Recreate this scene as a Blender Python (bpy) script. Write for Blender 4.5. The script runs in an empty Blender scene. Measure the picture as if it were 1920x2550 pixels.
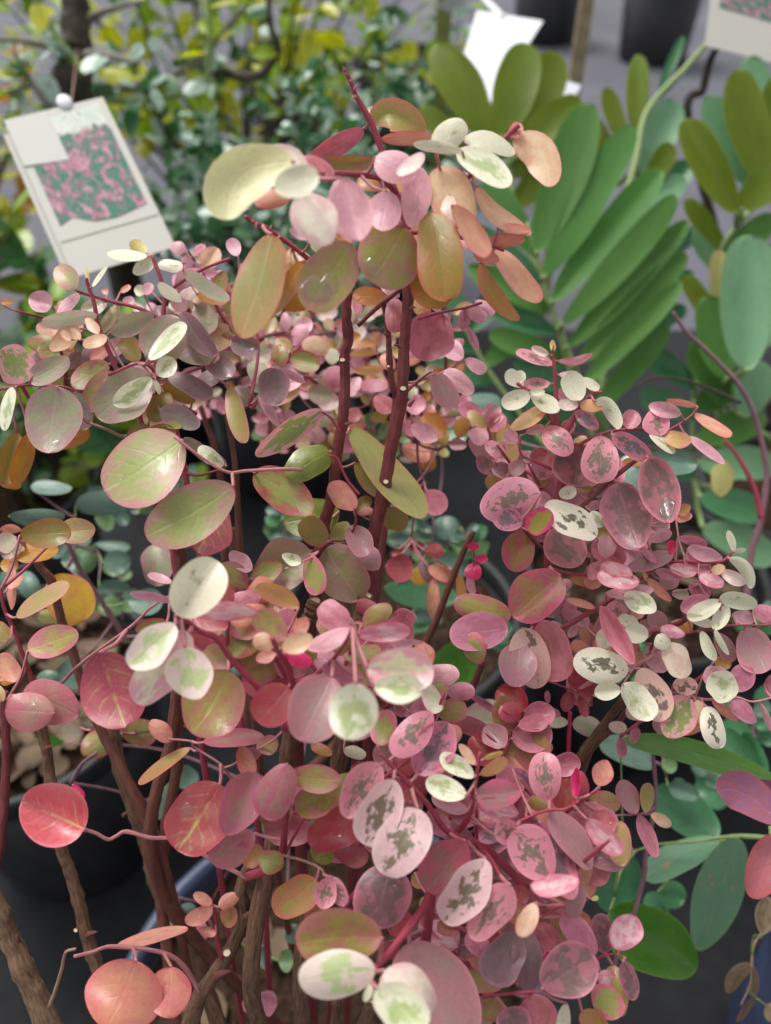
import bpy, math, random
import numpy as np
from mathutils import Vector, Matrix, noise as mnoise

random.seed(7)
R = math.radians
SC = bpy.context.scene
COL = SC.collection

# ------------------------------------------------------------------ camera
W0, H0 = 1920.0, 2550.0            # the photograph's own pixels
CAM = Vector((0, 0, 1.10))
PITCH = R(42)
FWD = Vector((0, math.cos(PITCH), -math.sin(PITCH)))
UPV = Vector((0, math.sin(PITCH), math.cos(PITCH)))
RGT = Vector((1, 0, 0))
cam_d = bpy.data.cameras.new('camera')
cam_d.sensor_fit = 'HORIZONTAL'; cam_d.sensor_width = 36; cam_d.lens = 36
cam_d.clip_start = 0.01; cam_d.clip_end = 200
cam_d.dof.use_dof = True
cam_d.dof.focus_distance = 0.37
cam_d.dof.aperture_fstop = 7.2
cam = bpy.data.objects.new('camera', cam_d); COL.objects.link(cam)
cam.location = CAM; cam.rotation_euler = (R(90) - PITCH, 0, 0)
SC.camera = cam

# ------------------------------------------------------------------ sky, sun, exposure
SUN_EL, SUN_AZ = R(62), R(-40)     # azimuth from +Y towards +X
w = bpy.data.worlds.new('World'); SC.world = w; w.use_nodes = True
nt = w.node_tree; nt.nodes.clear()
sky = nt.nodes.new('ShaderNodeTexSky'); sky.sky_type = 'NISHITA'; sky.sun_disc = False
sky.sun_elevation = SUN_EL; sky.sun_rotation = SUN_AZ
sky.air_density = 1.0; sky.dust_density = 4.0; sky.ozone_density = 1.0
hs = nt.nodes.new('ShaderNodeHueSaturation'); hs.inputs['Saturation'].default_value = 0.05
bg = nt.nodes.new('ShaderNodeBackground'); bg.inputs['Strength'].default_value = 0.12
ow = nt.nodes.new('ShaderNodeOutputWorld')
nt.links.new(sky.outputs[0], hs.inputs['Color']); nt.links.new(hs.outputs[0], bg.inputs[0]); nt.links.new(bg.outputs[0], ow.inputs[0])
sd = bpy.data.lights.new('sun', 'SUN'); sd.energy = 1.1; sd.angle = R(22); sd.color = (1.0, 0.96, 0.90)
so = bpy.data.objects.new('sun', sd); COL.objects.link(so)
sdir = Vector((math.sin(SUN_AZ) * math.cos(SUN_EL), math.cos(SUN_AZ) * math.cos(SUN_EL), math.sin(SUN_EL)))
so.rotation_euler = sdir.to_track_quat('Z', 'Y').to_euler()
vs = SC.view_settings
vs.view_transform = 'Standard'; vs.look = 'None'; vs.gamma = 1.0; vs.use_curve_mapping = False
vs.exposure = 0.76
SC.cycles.use_denoising = True
SC.cycles.max_bounces = 6; SC.cycles.diffuse_bounces = 3; SC.cycles.glossy_bounces = 3; SC.cycles.adaptive_threshold = .02; SC.cycles.transparent_max_bounces = 8; SC.cycles.transmission_bounces = 6
SC.cycles.sample_clamp_indirect = 6

# ------------------------------------------------------------------ helpers
def P(x, y, d):
    """photo pixel + distance along the lens axis (m) -> world point"""
    return CAM + FWD * d + RGT * ((x - W0 / 2) / W0 * d) + UPV * ((H0 / 2 - y) / W0 * d)
def PO(x, y, d):                    # the same for the 1666-wide overview
    k = W0 / 1666.0
    return P(x * k, y * k, d)
def lin(h):
    if isinstance(h, str):
        c = [int(h[i:i + 2], 16) / 255 for i in (0, 2, 4)]
        return tuple((v / 12.92 if v <= .04045 else ((v + .055) / 1.055) ** 2.4) for v in c) + (1.0,)
    return h
def tag(o, label=None, cat=None, group=None, kind=None):
    if label: o['label'] = label
    if cat: o['category'] = cat
    if group: o['group'] = group
    if kind: o['kind'] = kind
    return o
def thing(name, loc, label, cat, group=None):
    o = bpy.data.objects.new(name, None); COL.objects.link(o)
    o.empty_display_size = 0.02
    o.location = loc
    return tag(o, label, cat, group)
def mesh_obj(name, verts, faces, mats, parent=None, uvs=None, smooth=True, fmat=None):
    me = bpy.data.meshes.new(name)
    me.from_pydata([tuple(v) for v in verts], [], faces)
    for m in (mats if isinstance(mats, (list, tuple)) else [mats]): me.materials.append(m)
    if uvs is not None:
        ul = me.uv_layers.new(name='UVMap')
        arr = np.asarray(uvs, dtype=np.float32)
        idx = np.empty(len(me.loops), dtype=np.int32); me.loops.foreach_get('vertex_index', idx)
        ul.data.foreach_set('uv', arr[idx].ravel())
    if smooth: me.polygons.foreach_set('use_smooth', [True] * len(me.polygons))
    if fmat is not None: me.polygons.foreach_set('material_index', fmat)
    me.update()
    o = bpy.data.objects.new(name, me); COL.objects.link(o)
    return adopt(o, parent)
def adopt(o, parent):
    if parent is not None:
        o.parent = parent
        base = parent
        t = Vector(base.location)
        while base.parent is not None:
            base = base.parent; t = t + Vector(base.location)
        o.matrix_parent_inverse = Matrix.Translation(-t) if parent.type == 'EMPTY' else Matrix.Identity(4)
    return o
def inst(name, me, mat, M, parent):
    o = bpy.data.objects.new(name, me); COL.objects.link(o)
    adopt(o, parent); o.matrix_basis = M
    if mat is not None:
        o.material_slots[0].link = 'OBJECT'; o.material_slots[0].material = mat
    return o

# ------------------------------------------------------------------ materials
def N(nt, t, **kw):
    n = nt.nodes.new(t)
    for k, v in kw.items(): setattr(n, k, v)
    return n
def leaf_group():
    g = bpy.data.node_groups.new('leaf_surface', 'ShaderNodeTree')
    I = g.interface
    def sock(n, t, dv=None):
        s = I.new_socket(n, in_out='INPUT', socket_type=t)
        if dv is not None: s.default_value = dv
    for n in ('Main', 'Blotch', 'Margin', 'Vein'): sock(n, 'NodeSocketColor')
    for n, dv in (('BlotchAmt', .5), ('Hard', .1), ('Centre', .5), ('MarginAmt', .4), ('VeinAmt', .2), ('Rough', .38), ('Speck', .2), ('Trans', .25), ('Scale', 3.0)):
        sock(n, 'NodeSocketFloat', dv)
    I.new_socket('Shader', in_out='OUTPUT', socket_type='NodeSocketShader')
    L = g.links.new
    gi = N(g, 'NodeGroupInput'); go = N(g, 'NodeGroupOutput')
    def M(op, a, b=None, c=None, clamp=False):
        n = N(g, 'ShaderNodeMath', operation=op, use_clamp=clamp)
        for i, v in enumerate((a, b, c)):
            if v is None: continue
            if isinstance(v, (int, float)): n.inputs[i].default_value = v
            else: L(v, n.inputs[i])
        return n.outputs[0]
    def smooth(v, lo, hi):
        n = N(g, 'ShaderNodeMapRange', interpolation_type='SMOOTHSTEP')
        for k, x in (('Value', v), ('From Min', lo), ('From Max', hi)):
            if isinstance(x, (int, float)): n.inputs[k].default_value = x
            else: L(x, n.inputs[k])
        return n.outputs[0]
    def mix(f, a, b):
        n = N(g, 'ShaderNodeMix', data_type='RGBA')
        for s, x in ((n.inputs[0], f), (n.inputs[6], a), (n.inputs[7], b)):
            if isinstance(x, (int, float)): s.default_value = x
            elif isinstance(x, tuple): s.default_value = x
            else: L(x, s)
        return n.outputs[2]
    uv = N(g, 'ShaderNodeUVMap'); sp = N(g, 'ShaderNodeSeparateXYZ'); L(uv.outputs[0], sp.inputs[0])
    u, v = sp.outputs[0], sp.outputs[1]
    s = M('ABSOLUTE', M('SUBTRACT', M('MULTIPLY', u, 2.0), 1.0))          # 0 midrib, 1 edge
    oi = N(g, 'ShaderNodeObjectInfo'); rnd = oi.outputs['Random']
    off = N(g, 'ShaderNodeCombineXYZ'); L(M('MULTIPLY', rnd, 61.0), off.inputs[0]); L(M('MULTIPLY', rnd, 37.0), off.inputs[1]); L(M('MULTIPLY', rnd, 83.0), off.inputs[2])
    va = N(g, 'ShaderNodeVectorMath', operation='ADD'); L(uv.outputs[0], va.inputs[0]); L(off.outputs[0], va.inputs[1])
    def noise(scale, detail=3.0, rough=.55):
        n = N(g, 'ShaderNodeTexNoise'); L(va.outputs[0], n.inputs['Vector'])
        if isinstance(scale, (int, float)): n.inputs['Scale'].default_value = scale
        else: L(scale, n.inputs['Scale'])
        n.inputs['Detail'].default_value = detail; n.inputs['Roughness'].default_value = rough
        return n.outputs[0]
    n1 = noise(gi.outputs['Scale'], 4.0, .6)
    cen = M('SUBTRACT', 0.42, s)                                           # + at the midrib, - at the edge
    mid = M('MULTIPLY', M('SUBTRACT', .30, M('ABSOLUTE', M('SUBTRACT', v, .5))), .5)
    val = M('ADD', M('MULTIPLY', M('SUBTRACT', n1, .5), 1.25), M('MULTIPLY', gi.outputs['Centre'], M('ADD', M('MULTIPLY', cen, .34), mid)))
    thr = M('SUBTRACT', M('MULTIPLY', M('SUBTRACT', 1.0, gi.outputs['BlotchAmt']), .7), .35)
    bm = smooth(val, M('SUBTRACT', thr, gi.outputs['Hard']), M('ADD', thr, gi.outputs['Hard']))
    c = mix(bm, gi.outputs['Main'], gi.outputs['Blotch'])
    # coloured rim, uneven
    e1 = M('MAXIMUM', M('POWER', s, 2.0), M('POWER', M('ABSOLUTE', M('SUBTRACT', M('MULTIPLY', v, 2.0), 1.0)), 5.0))
    n2 = noise(2.3, 2.0)
    mg = smooth(M('ADD', e1, M('MULTIPLY', M('SUBTRACT', n2, .5), 1.3)), .50, 1.15)
    c = mix(M('MULTIPLY', mg, gi.outputs['MarginAmt']), c, gi.outputs['Margin'])
    # veins: midrib and ribs that run forward
    ribw = smooth(s, .085, .02)
    f = M('FRACT', M('ADD', M('SUBTRACT', M('MULTIPLY', v, 5.2), M('MULTIPLY', s, 1.7)), M('ADD', M('MULTIPLY', n1, 1.1), M('MULTIPLY', M('GREATER_THAN', u, .5), .37))))
    rib = smooth(M('ABSOLUTE', M('SUBTRACT', f, .5)), .13, .02)
    fade = smooth(s, .98, .35)
    veins = M('MAXIMUM', ribw, M('MULTIPLY', M('MULTIPLY', rib, fade), .42), clamp=True)
    veinn = M('MULTIPLY', veins, smooth(n1, .36, .66))
    c = mix(M('MULTIPLY', veinn, gi.outputs['VeinAmt'], clamp=True), c, gi.outputs['Vein'])
    # mottling, per-leaf tone
    n3 = noise(16.0, 3.0, .7)
    br = N(g, 'ShaderNodeHueSaturation'); br.inputs['Saturation'].default_value = 1.07; L(c, br.inputs['Color'])
    L(M('ADD', .78, M('ADD', M('MULTIPLY', n3, .42), M('MULTIPLY', M('FRACT', M('MULTIPLY', rnd, 7.31)), .14))), br.inputs['Value'])
    L(M('ADD', .502, M('MULTIPLY', M('FRACT', M('MULTIPLY', rnd, 13.7)), .016)), br.inputs['Hue'])
    c = br.outputs[0]
    # pale dried water spots
    vo = N(g, 'ShaderNodeTexVoronoi', feature='F1'); L(va.outputs[0], vo.inputs['Vector']); vo.inputs['Scale'].default_value = 17.0
    vr = N(g, 'ShaderNodeSeparateColor'); L(vo.outputs['Color'], vr.inputs[0])
    spk = M('MULTIPLY', smooth(vo.outputs['Distance'], M('MULTIPLY', vr.outputs[1], .30), .0), smooth(vr.outputs[0], M('SUBTRACT', .96, gi.outputs['Speck']), 1.06))
    c = mix(M('MULTIPLY', spk, .75, clamp=True), c, (.80, .78, .76, 1))
    # a thin pale rim
    rim = smooth(M('MAXIMUM', s, M('ABSOLUTE', M('SUBTRACT', M('MULTIPLY', v, 2.0), 1.0))), .90, .985)
    rl = N(g, 'ShaderNodeHueSaturation'); rl.inputs['Value'].default_value = 1.25; rl.inputs['Saturation'].default_value = 1.1; L(gi.outputs['Margin'], rl.inputs['Color'])
    c = mix(M('MULTIPLY', rim, .45), c, rl.outputs[0])
    # surface
    b = N(g, 'ShaderNodeBump'); b.inputs['Strength'].default_value = .22; b.inputs['Distance'].default_value = .0008
    L(M('ADD', M('MULTIPLY', veins, -.7), M('ADD', M('MULTIPLY', n3, .5), M('MULTIPLY', n1, 1.2))), b.inputs['Height'])
    p = N(g, 'ShaderNodeBsdfPrincipled'); L(c, p.inputs['Base Color']); L(b.outputs[0], p.inputs['Normal'])
    wet = smooth(n2, .56, .66)
    L(M('SUBTRACT', gi.outputs['Rough'], M('MULTIPLY', wet, .20)), p.inputs['Roughness'])
    p.inputs['Specular IOR Level'].default_value = .5
    tr = N(g, 'ShaderNodeBsdfTranslucent')
    ts = N(g, 'ShaderNodeHueSaturation'); ts.inputs['Saturation'].default_value = 1.15; L(c, ts.inputs['Color']); L(ts.outputs[0], tr.inputs[0])
    ms = N(g, 'ShaderNodeMixShader'); L(gi.outputs['Trans'], ms.inputs[0]); L(p.outputs[0], ms.inputs[1]); L(tr.outputs[0], ms.inputs[2])
    L(ms.outputs[0], go.inputs[0])
    return g
LG = leaf_group()
PAL = {}
def pal(code, main, blotch=None, margin=None, vein=None, ba=.5, hard=.12, cen=.3, ma=.4, va=.2, rough=.34, spk=.14, tr=.28, sc=3.0):
    m = bpy.data.materials.new('leaf_' + code); m.use_nodes = True
    t = m.node_tree; t.nodes.clear()
    g = N(t, 'ShaderNodeGroup'); g.node_tree = LG
    blotch = blotch or main; margin = margin or blotch; vein = vein or margin
    for n, h in (('Main', main), ('Blotch', blotch), ('Margin', margin), ('Vein', vein)): g.inputs[n].default_value = lin(h)
    for n, x in (('BlotchAmt', ba), ('Hard', hard), ('Centre', cen), ('MarginAmt', ma), ('VeinAmt', va), ('Rough', rough), ('Speck', spk), ('Trans', tr), ('Scale', sc)):
        g.inputs[n].default_value = x
    o = N(t, 'ShaderNodeOutputMaterial'); t.links.new(g.outputs[0], o.inputs[0])
    PAL[code] = m
# creams and whites
pal('W', 'dad6c0', 'a4a682', 'dcd6c4', 'c9cda0', ba=.16, hard=.05, cen=.5, ma=.3, va=.25, spk=.02)
pal('WG', 'e8e6d0', 'b4be8c', 'ead6cc', 'cdd6a2', ba=.36, hard=.12, cen=.8, ma=.4, va=.4, spk=.02)
pal('WK', 'e6dfcd', '6d6a5c', 'e9d3c8', 'c7c8a4', ba=.28, hard=.025, cen=.9, ma=.4, va=.2, spk=.02, sc=4.5)
pal('WP', 'ebe0d2', 'e2bcc0', 'e6c4c4', 'bcc098', ba=.5, hard=.2, cen=-.4, ma=.5, va=.35, spk=.02)
pal('WA', 'e2cfbf', 'd8b8ac', 'ddb0aa', ba=.4)
pal('HW', 'ead6cf', 'c3cc9c', 'ecd9d0', 'b5be8c', ba=.40, hard=.07, cen=.8, ma=.5, va=.3)
pal('HP', 'e2adba', 'dfdcc0', 'e6bcc4', 'c8cc9e', ba=.48, hard=.1, cen=.3, ma=.5, va=.3)
pal('WY', 'e4deb0', '9aa06a', 'e6dcb8', 'd4d2a0', ba=.14, hard=.05, cen=.3, ma=.3, va=.15, spk=.02)
# pinks
pal('L', 'dba7b4', 'c894a4', 'e4b6bf', 'e8c6cc', ba=.45, ma=.6)
pal('LP', 'dc92a6', 'e8c2c8', 'e07a98', 'eacfd2', ba=.45, hard=.14, cen=.5, ma=.6, rough=.32)
pal('P', 'c8869a', 'b97488', 'd898a8', 'dcb0b4', ba=.45, ma=.5)
pal('KP', 'de98aa', '88766c', 'e8a0b4', '94826c', ba=0.31, hard=0.06, cen=1.0, ma=.85, va=.1, rough=.32, sc=7.5)
pal('KW', 'e2bec2', '7e7060', 'e8ccca', '8a7c5c', ba=0.27, hard=0.06, cen=1.25, ma=.7, va=.35, rough=.34, sc=7.0)
pal('KM', 'c88498', '7c6670', 'dc90a6', '8c7874', ba=0.42, hard=0.08, cen=.9, ma=.85, va=.1, rough=.3, sc=6.0)
pal('KG', 'd8a0aa', '8d945e', 'dc92a0', 'a0a46c', ba=0.5, hard=0.06, cen=.8, ma=.8, va=.15, sc=6.0)
pal('KA', 'deb4ac', '7a6660', 'e0a8a8', 'c8a898', ba=.30, hard=.04, cen=.8, ma=.6)
pal('PG', 'b9b48a', 'd4a09c', 'dc9aa0', 'b4b080', ba=.45, hard=.15, cen=-.3, ma=.6)
pal('PGm', 'c97888', '9c9a5c', 'de8098', 'a8a060', ba=.52, hard=.10, cen=1.0, ma=.85, va=.25)
# mauves
pal('M', '93707a', '7e6c68', 'b58492', 'a88a90', ba=.45, hard=.2, ma=.5, va=.22, spk=.25, rough=.33)
pal('M2', 'b47f8c', 'a48484', 'cf8f9c', 'c8a4a8', ba=.45, hard=.2, ma=.5, va=.2, spk=.25)
pal('M3', 'a67f7c', '8f8d60', 'b9808a', 'b8a090', ba=.45, hard=.25, ma=.5, va=.2, spk=.3)
pal('MK', 'a8707e', '7c6062', 'd48a9c', 'b88c90', ba=.5, hard=.07, cen=.5, ma=.75, va=.25, spk=.22, rough=.32, sc=3.6)
pal('MG', '857c5c', '87666c', 'a8767c', '9c9078', ba=.5, hard=.2, ma=.4)
# greens with blush
pal('G', '9a9658', 'ad8078', 'bd7a78', 'b8b878', ba=.5, hard=.22, cen=-.4, ma=.6, va=.25, rough=.25, spk=.3)
pal('GB', '9ea468', 'bb918a', 'c07c88', 'b6c48c', ba=.46, hard=.2, cen=-.5, ma=.8, va=.55, spk=.4, rough=.38)
pal('GP', 'a2a083', 'ac8a8c', 'bf8c94', 'b4b498', ba=.45, hard=.22, cen=-.4, ma=.65, va=.25, spk=.22, rough=.33)
pal('GR', '93945a', 'a8645f', 'b75e68', 'b4b474', ba=.48, hard=.16, cen=-.5, ma=.75, va=.35, spk=.2)
pal('GW', 'c2c5a6', 'dcc6c0', 'dba8b0', 'cdd2b4', ba=.45, hard=.18, cen=-.3, ma=.6, va=.2)
pal('GM', '908774', '8c6e74', 'a8808a', 'a49c88', ba=.5, hard=.2, cen=-.2, ma=.5, va=.2, spk=.3, rough=.32)
pal('GL', '767c3c', '8a9050', '9c8450', 'a0a468', ba=.4, hard=.2, ma=.4, va=.3, spk=.2)
pal('YG', 'b4b072', 'b8a878', 'c89878', '909458', ba=.4, hard=.2, ma=.5, va=.5, tr=.4)
# warm tones; the oranges are undersides with backlight put into the colour
pal('OL', '8e834c', 'a37c56', 'b46c5c', 'a89e62', ba=.48, hard=.25, cen=-.3, ma=.7, va=.2, tr=.35)
pal('OLP', 'a4965c', 'c08e7c', 'd08c84', 'bcb078', ba=.45, hard=.22, cen=-.4, ma=.75, va=.2, tr=.3)
pal('O', 'b97a50', 'bd8a58', 'c06a58', 'c8a068', ba=.45, hard=.25, ma=.65, va=.2, tr=.4)
pal('OO', '94803f', 'ad7852', 'b86a5c', 'a8985a', ba=.5, hard=.22, cen=-.4, ma=.7, va=.15, tr=.35)
pal('YO', 'deaa58', 'da9064', 'dc8c70', 'e8c878', ba=.45, hard=.2, ma=.6, tr=.4)
pal('Y', 'e4d094', 'd8c480', 'e4b890', 'e8dcb0', ba=.4, ma=.5, tr=.4)
pal('A', 'e2b098', 'e8c8ae', 'dc989a', 'e8ccb4', ba=.48, hard=.2, ma=.55, tr=.35)
pal('S', 'd98c88', 'dea48e', 'd27480', 'e4b4a4', ba=.48, hard=.2, ma=.6, tr=.32)
pal('SY', 'dfa288', 'd8b47c', 'd8808c', 'e4c49c', ba=.48, hard=.2, ma=.6, tr=.35)
pal('SO', 'c08068', 'a89058', 'd4706c', 'd8ac70', ba=.42, hard=.2, ma=.7, tr=.35)
pal('C', 'c87478', 'cc8a78', 'c46a74', 'd0a080', ba=.45, hard=.25, ma=.6, va=.12, tr=.2)
# reds
pal('R', 'ac5266', '9c6256', 'b8586c', 'b89078', ba=.4, hard=.2, ma=.5)
pal('RV', 'a05060', 'ad6468', 'a85064', 'b4a862', ba=.45, hard=.2, ma=.5, va=1.0, spk=.2, tr=.2)
pal('RVp', 'd8788a', 'd0687c', 'e094a0', 'e8c07c', ba=.45, hard=.14, ma=.8, va=1.0, spk=.12)
pal('RP', 'c67c8c', 'b06a74', 'd2869a', 'd8a8a8', ba=.45, hard=.15, ma=.5, va=.3, spk=.2)
pal('RP2', 'c07488', 'a98478', 'c87890', 'd0a8a0', ba=.42, hard=.25, ma=.5, va=.15, spk=.25, rough=.26)
pal('RG', 'b4707a', 'a3975e', 'c07484', 'bcb080', ba=.5, hard=.25, cen=.7, ma=.7, va=.35, spk=.2)
pal('RGL', 'bd7480', 'a8985c', 'd07c8c', 'b4a860', ba=.48, hard=.18, cen=.8, ma=.8, va=.4)
pal('RK', 'b45c70', '9d7454', 'c06478', 'b48c60', ba=.5, hard=.12, cen=.8, ma=.6, va=.4, spk=.2)
pal('RO', 'ac6c6c', '988c50', 'bc6c78', 'b8a870', ba=.48, hard=.25, cen=.2, ma=.6, va=.3, spk=.2)
pal('D', 'cf4a78', 'c04068', 'd8607f', 'd88090', ba=.45, ma=.5)
pal('D2', 'a84c60', 'a0565c', 'b05468', 'b87c84', ba=.45, ma=.5, spk=.2)
pal('DK', 'c87088', 'a07c78', 'd86c94', 'd0a0a0', ba=.5, hard=.2, cen=.4, ma=.9, spk=.15, rough=.28)
pal('DG', 'd04e80', '9c8e48', 'd84884', 'a89850', ba=.55, hard=.14, cen=1.1, ma=.6)
pal('PU', '8f5f80', '9d6070', 'a8606c', 'b088a0', ba=.45, hard=.25, ma=.7, va=.4, tr=.15, rough=.5)
pal('PU2', 'b06470', 'a06878', 'b05c60', 'b87c84', ba=.45, hard=.25, ma=.5, va=.2, tr=.15, rough=.5)
# other plants
pal('T', '5f7869', '6c8676', '607664', '7a9080', ba=.4, hard=.25, ma=.3, va=.15, tr=.2)
pal('Tg', '7c9268', '6c8a5e', '788860', ba=.4, hard=.25, ma=.3)
pal('GD', '4a7c52', '3f6c44', '54805a', '78a070', ba=.4, hard=.3, ma=.3, va=.2, tr=.2)
pal('GF', '5c8238', '4c7430', '6c8c44', '8ca860', ba=.4, hard=.3, ma=.3, va=.2, tr=.3)
pal('GV', '62866a', 'b0826c', '6f8c60', 'a8a060', ba=.16, hard=.06, cen=.9, ma=.4, va=.35, tr=.15)
pal('ZG', '547c38', '4a7234', '5c8442', '709454', ba=.4, hard=.3, ma=.3, va=.12, spk=0, tr=.22, rough=.62)
pal('ZP', '6f9670', '648c66', '709068', '88a880', ba=.4, hard=.3, ma=.3, va=.12, spk=0, tr=.15, rough=.45)
pal('ZO', '74822a', '667624', '828e36', '909a44', ba=.4, hard=.3, ma=.3, va=.12, spk=0, tr=.45, rough=.5)  # olive of the backlit cycad leaflets; the backlight is put into the colour
pal('BW', 'bcd0c2', '88a890', 'd0dcd4', ba=.4, tr=.15, rough=.3)  # pale green shrub leaves with whitish glints put into the colour
pal('BG', '55784e', '466a44', '5c7c50', ba=.4, tr=.25, rough=.3)
pal('BY', 'd2cc58', 'b8b848', 'd8cc60', ba=.4, tr=.45)
pal('BL', '94ac44', 'a4b850', 'a0ac4c', ba=.4, tr=.4)
pal('DRY', '6a5448', '54402f', '786454', '4c3a2e', ba=.5, hard=.2, ma=.5, va=.3, tr=.1, rough=.7)
pal('DRT', '887862', '6c5a48', '8c7c68', '5c4c3c', ba=.5, hard=.2, ma=.5, va=.3, tr=.1, rough=.7)

def stem_mat(name, a, b, bump=.4, rough=.55, streak=1.0):
    m = bpy.data.materials.new(name); m.use_nodes = True
    t = m.node_tree; p = t.nodes['Principled BSDF']
    tc = N(t, 'ShaderNodeUVMap'); mp = N(t, 'ShaderNodeMapping'); mp.inputs['Scale'].default_value = (5 * streak, 60, 1)
    t.links.new(tc.outputs[0], mp.inputs[0])
    n1 = N(t, 'ShaderNodeTexNoise'); n1.inputs['Scale'].default_value = 1.6; n1.inputs['Detail'].default_value = 6; n1.inputs['Roughness'].default_value = .7
    t.links.new(mp.outputs[0], n1.inputs[0])
    cr = N(t, 'ShaderNodeValToRGB'); cr.color_ramp.elements[0].position = .34; cr.color_ramp.elements[1].position = .66
    cr.color_ramp.elements[0].color = lin(a); cr.color_ramp.elements[1].color = lin(b)
    t.links.new(n1.outputs[0], cr.inputs[0]); t.links.new(cr.outputs[0], p.inputs['Base Color'])
    bp = N(t, 'ShaderNodeBump'); bp.inputs['Strength'].default_value = bump; bp.inputs['Distance'].default_value = .002
    t.links.new(n1.outputs[0], bp.inputs['Height']); t.links.new(bp.outputs[0], p.inputs['Normal'])
    p.inputs['Roughness'].default_value = rough
    return m
SM = {
    'bark': stem_mat('bark', '4c3228', '8e6a50', 1.0, .8, 1.6),
    'tanbark': stem_mat('tan_bark', '5e4636', 'a58468', 1.0, .8, 2.0),
    'brown': stem_mat('brown_stem', '552c26', '7c4a3a', .6, .6),
    'red': stem_mat('red_stem', '5c2428', '873c3c', .45, .5),
    'crim': stem_mat('crimson_twig', '86283c', 'b04a5c', .35, .45),
    'hot': stem_mat('hot_crimson_stem', 'b01c4c', 'c42c5c', .2, .45),
    'pink': stem_mat('pink_twig', 'a05868', 'c88c88', .3, .5),
    'mauve': stem_mat('mauve_twig', '7c5460', '96707a', .25, .5),
    'tan': stem_mat('tan_twig', '8c6c5c', 'b08878', .4, .6),
    'green': stem_mat('green_stalk', '7c9458', '94a86c', .2, .5),
    'dark': stem_mat('dark_branch', '2c241e', '4c4034', .6, .8),
    'grey': stem_mat('grey_branch', '6c685c', '98948a', .6, .8),
}
def plain(name, col, rough=.6, col2=None, scale=20, bump=0.0, spec=.4, dist=.002):
    m = bpy.data.materials.new(name); m.use_nodes = True
    t = m.node_tree; p = t.nodes['Principled BSDF']
    tc = N(t, 'ShaderNodeTexCoord'); n1 = N(t, 'ShaderNodeTexNoise'); n1.inputs['Scale'].default_value = scale; n1.inputs['Detail'].default_value = 6
    t.links.new(tc.outputs['Object'], n1.inputs[0])
    cr = N(t, 'ShaderNodeValToRGB'); cr.color_ramp.elements[0].position = .3; cr.color_ramp.elements[1].position = .7
    cr.color_ramp.elements[0].color = lin(col); cr.color_ramp.elements[1].color = lin(col2 or col)
    t.links.new(n1.outputs[0], cr.inputs[0]); t.links.new(cr.outputs[0], p.inputs['Base Color'])
    if bump:
        bp = N(t, 'ShaderNodeBump'); bp.inputs['Strength'].default_value = bump; bp.inputs['Distance'].default_value = dist
        t.links.new(n1.outputs[0], bp.inputs['Height']); t.links.new(bp.outputs[0], p.inputs['Normal'])
    p.inputs['Roughness'].default_value = rough; p.inputs['Specular IOR Level'].default_value = spec
    return m
M_CUT = plain('cut_wood', 'c8a888', .8, 'e4d4bc', 900)
M_POT = plain('black_pot_plastic', '1c1d20', .5, '2a2b2f', 30, .1)
M_POTB = plain('blue_black_pot_plastic', '2c3448', .4, '3a4460', 20)
M_SOIL = plain('potting_soil', '1a120e', .95, '4a382c', 90, 1.0, .1, .01)
M_WATER = bpy.data.materials.new('water'); M_WATER.use_nodes = True
_t = M_WATER.node_tree; _t.nodes.clear()
_l = N(_t, 'ShaderNodeLayerWeight'); _q = N(_t, 'ShaderNodeMath', operation='POWER'); _q.inputs[1].default_value = 2.5
_f = N(_t, 'ShaderNodeMath', operation='MULTIPLY_ADD'); _f.inputs[1].default_value = .8; _f.inputs[2].default_value = .06
_t.links.new(_l.outputs['Facing'], _q.inputs[0]); _t.links.new(_q.outputs[0], _f.inputs[0])
_a = N(_t, 'ShaderNodeBsdfTransparent'); _a.inputs[0].default_value = (.98, .98, .98, 1)
_b = N(_t, 'ShaderNodeBsdfGlossy'); _b.inputs['Roughness'].default_value = .03
_m = N(_t, 'ShaderNodeMixShader'); _o = N(_t, 'ShaderNodeOutputMaterial')
_t.links.new(_f.outputs[0], _m.inputs[0]); _t.links.new(_a.outputs[0], _m.inputs[1]); _t.links.new(_b.outputs[0], _m.inputs[2]); _t.links.new(_m.outputs[0], _o.inputs[0])

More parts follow.
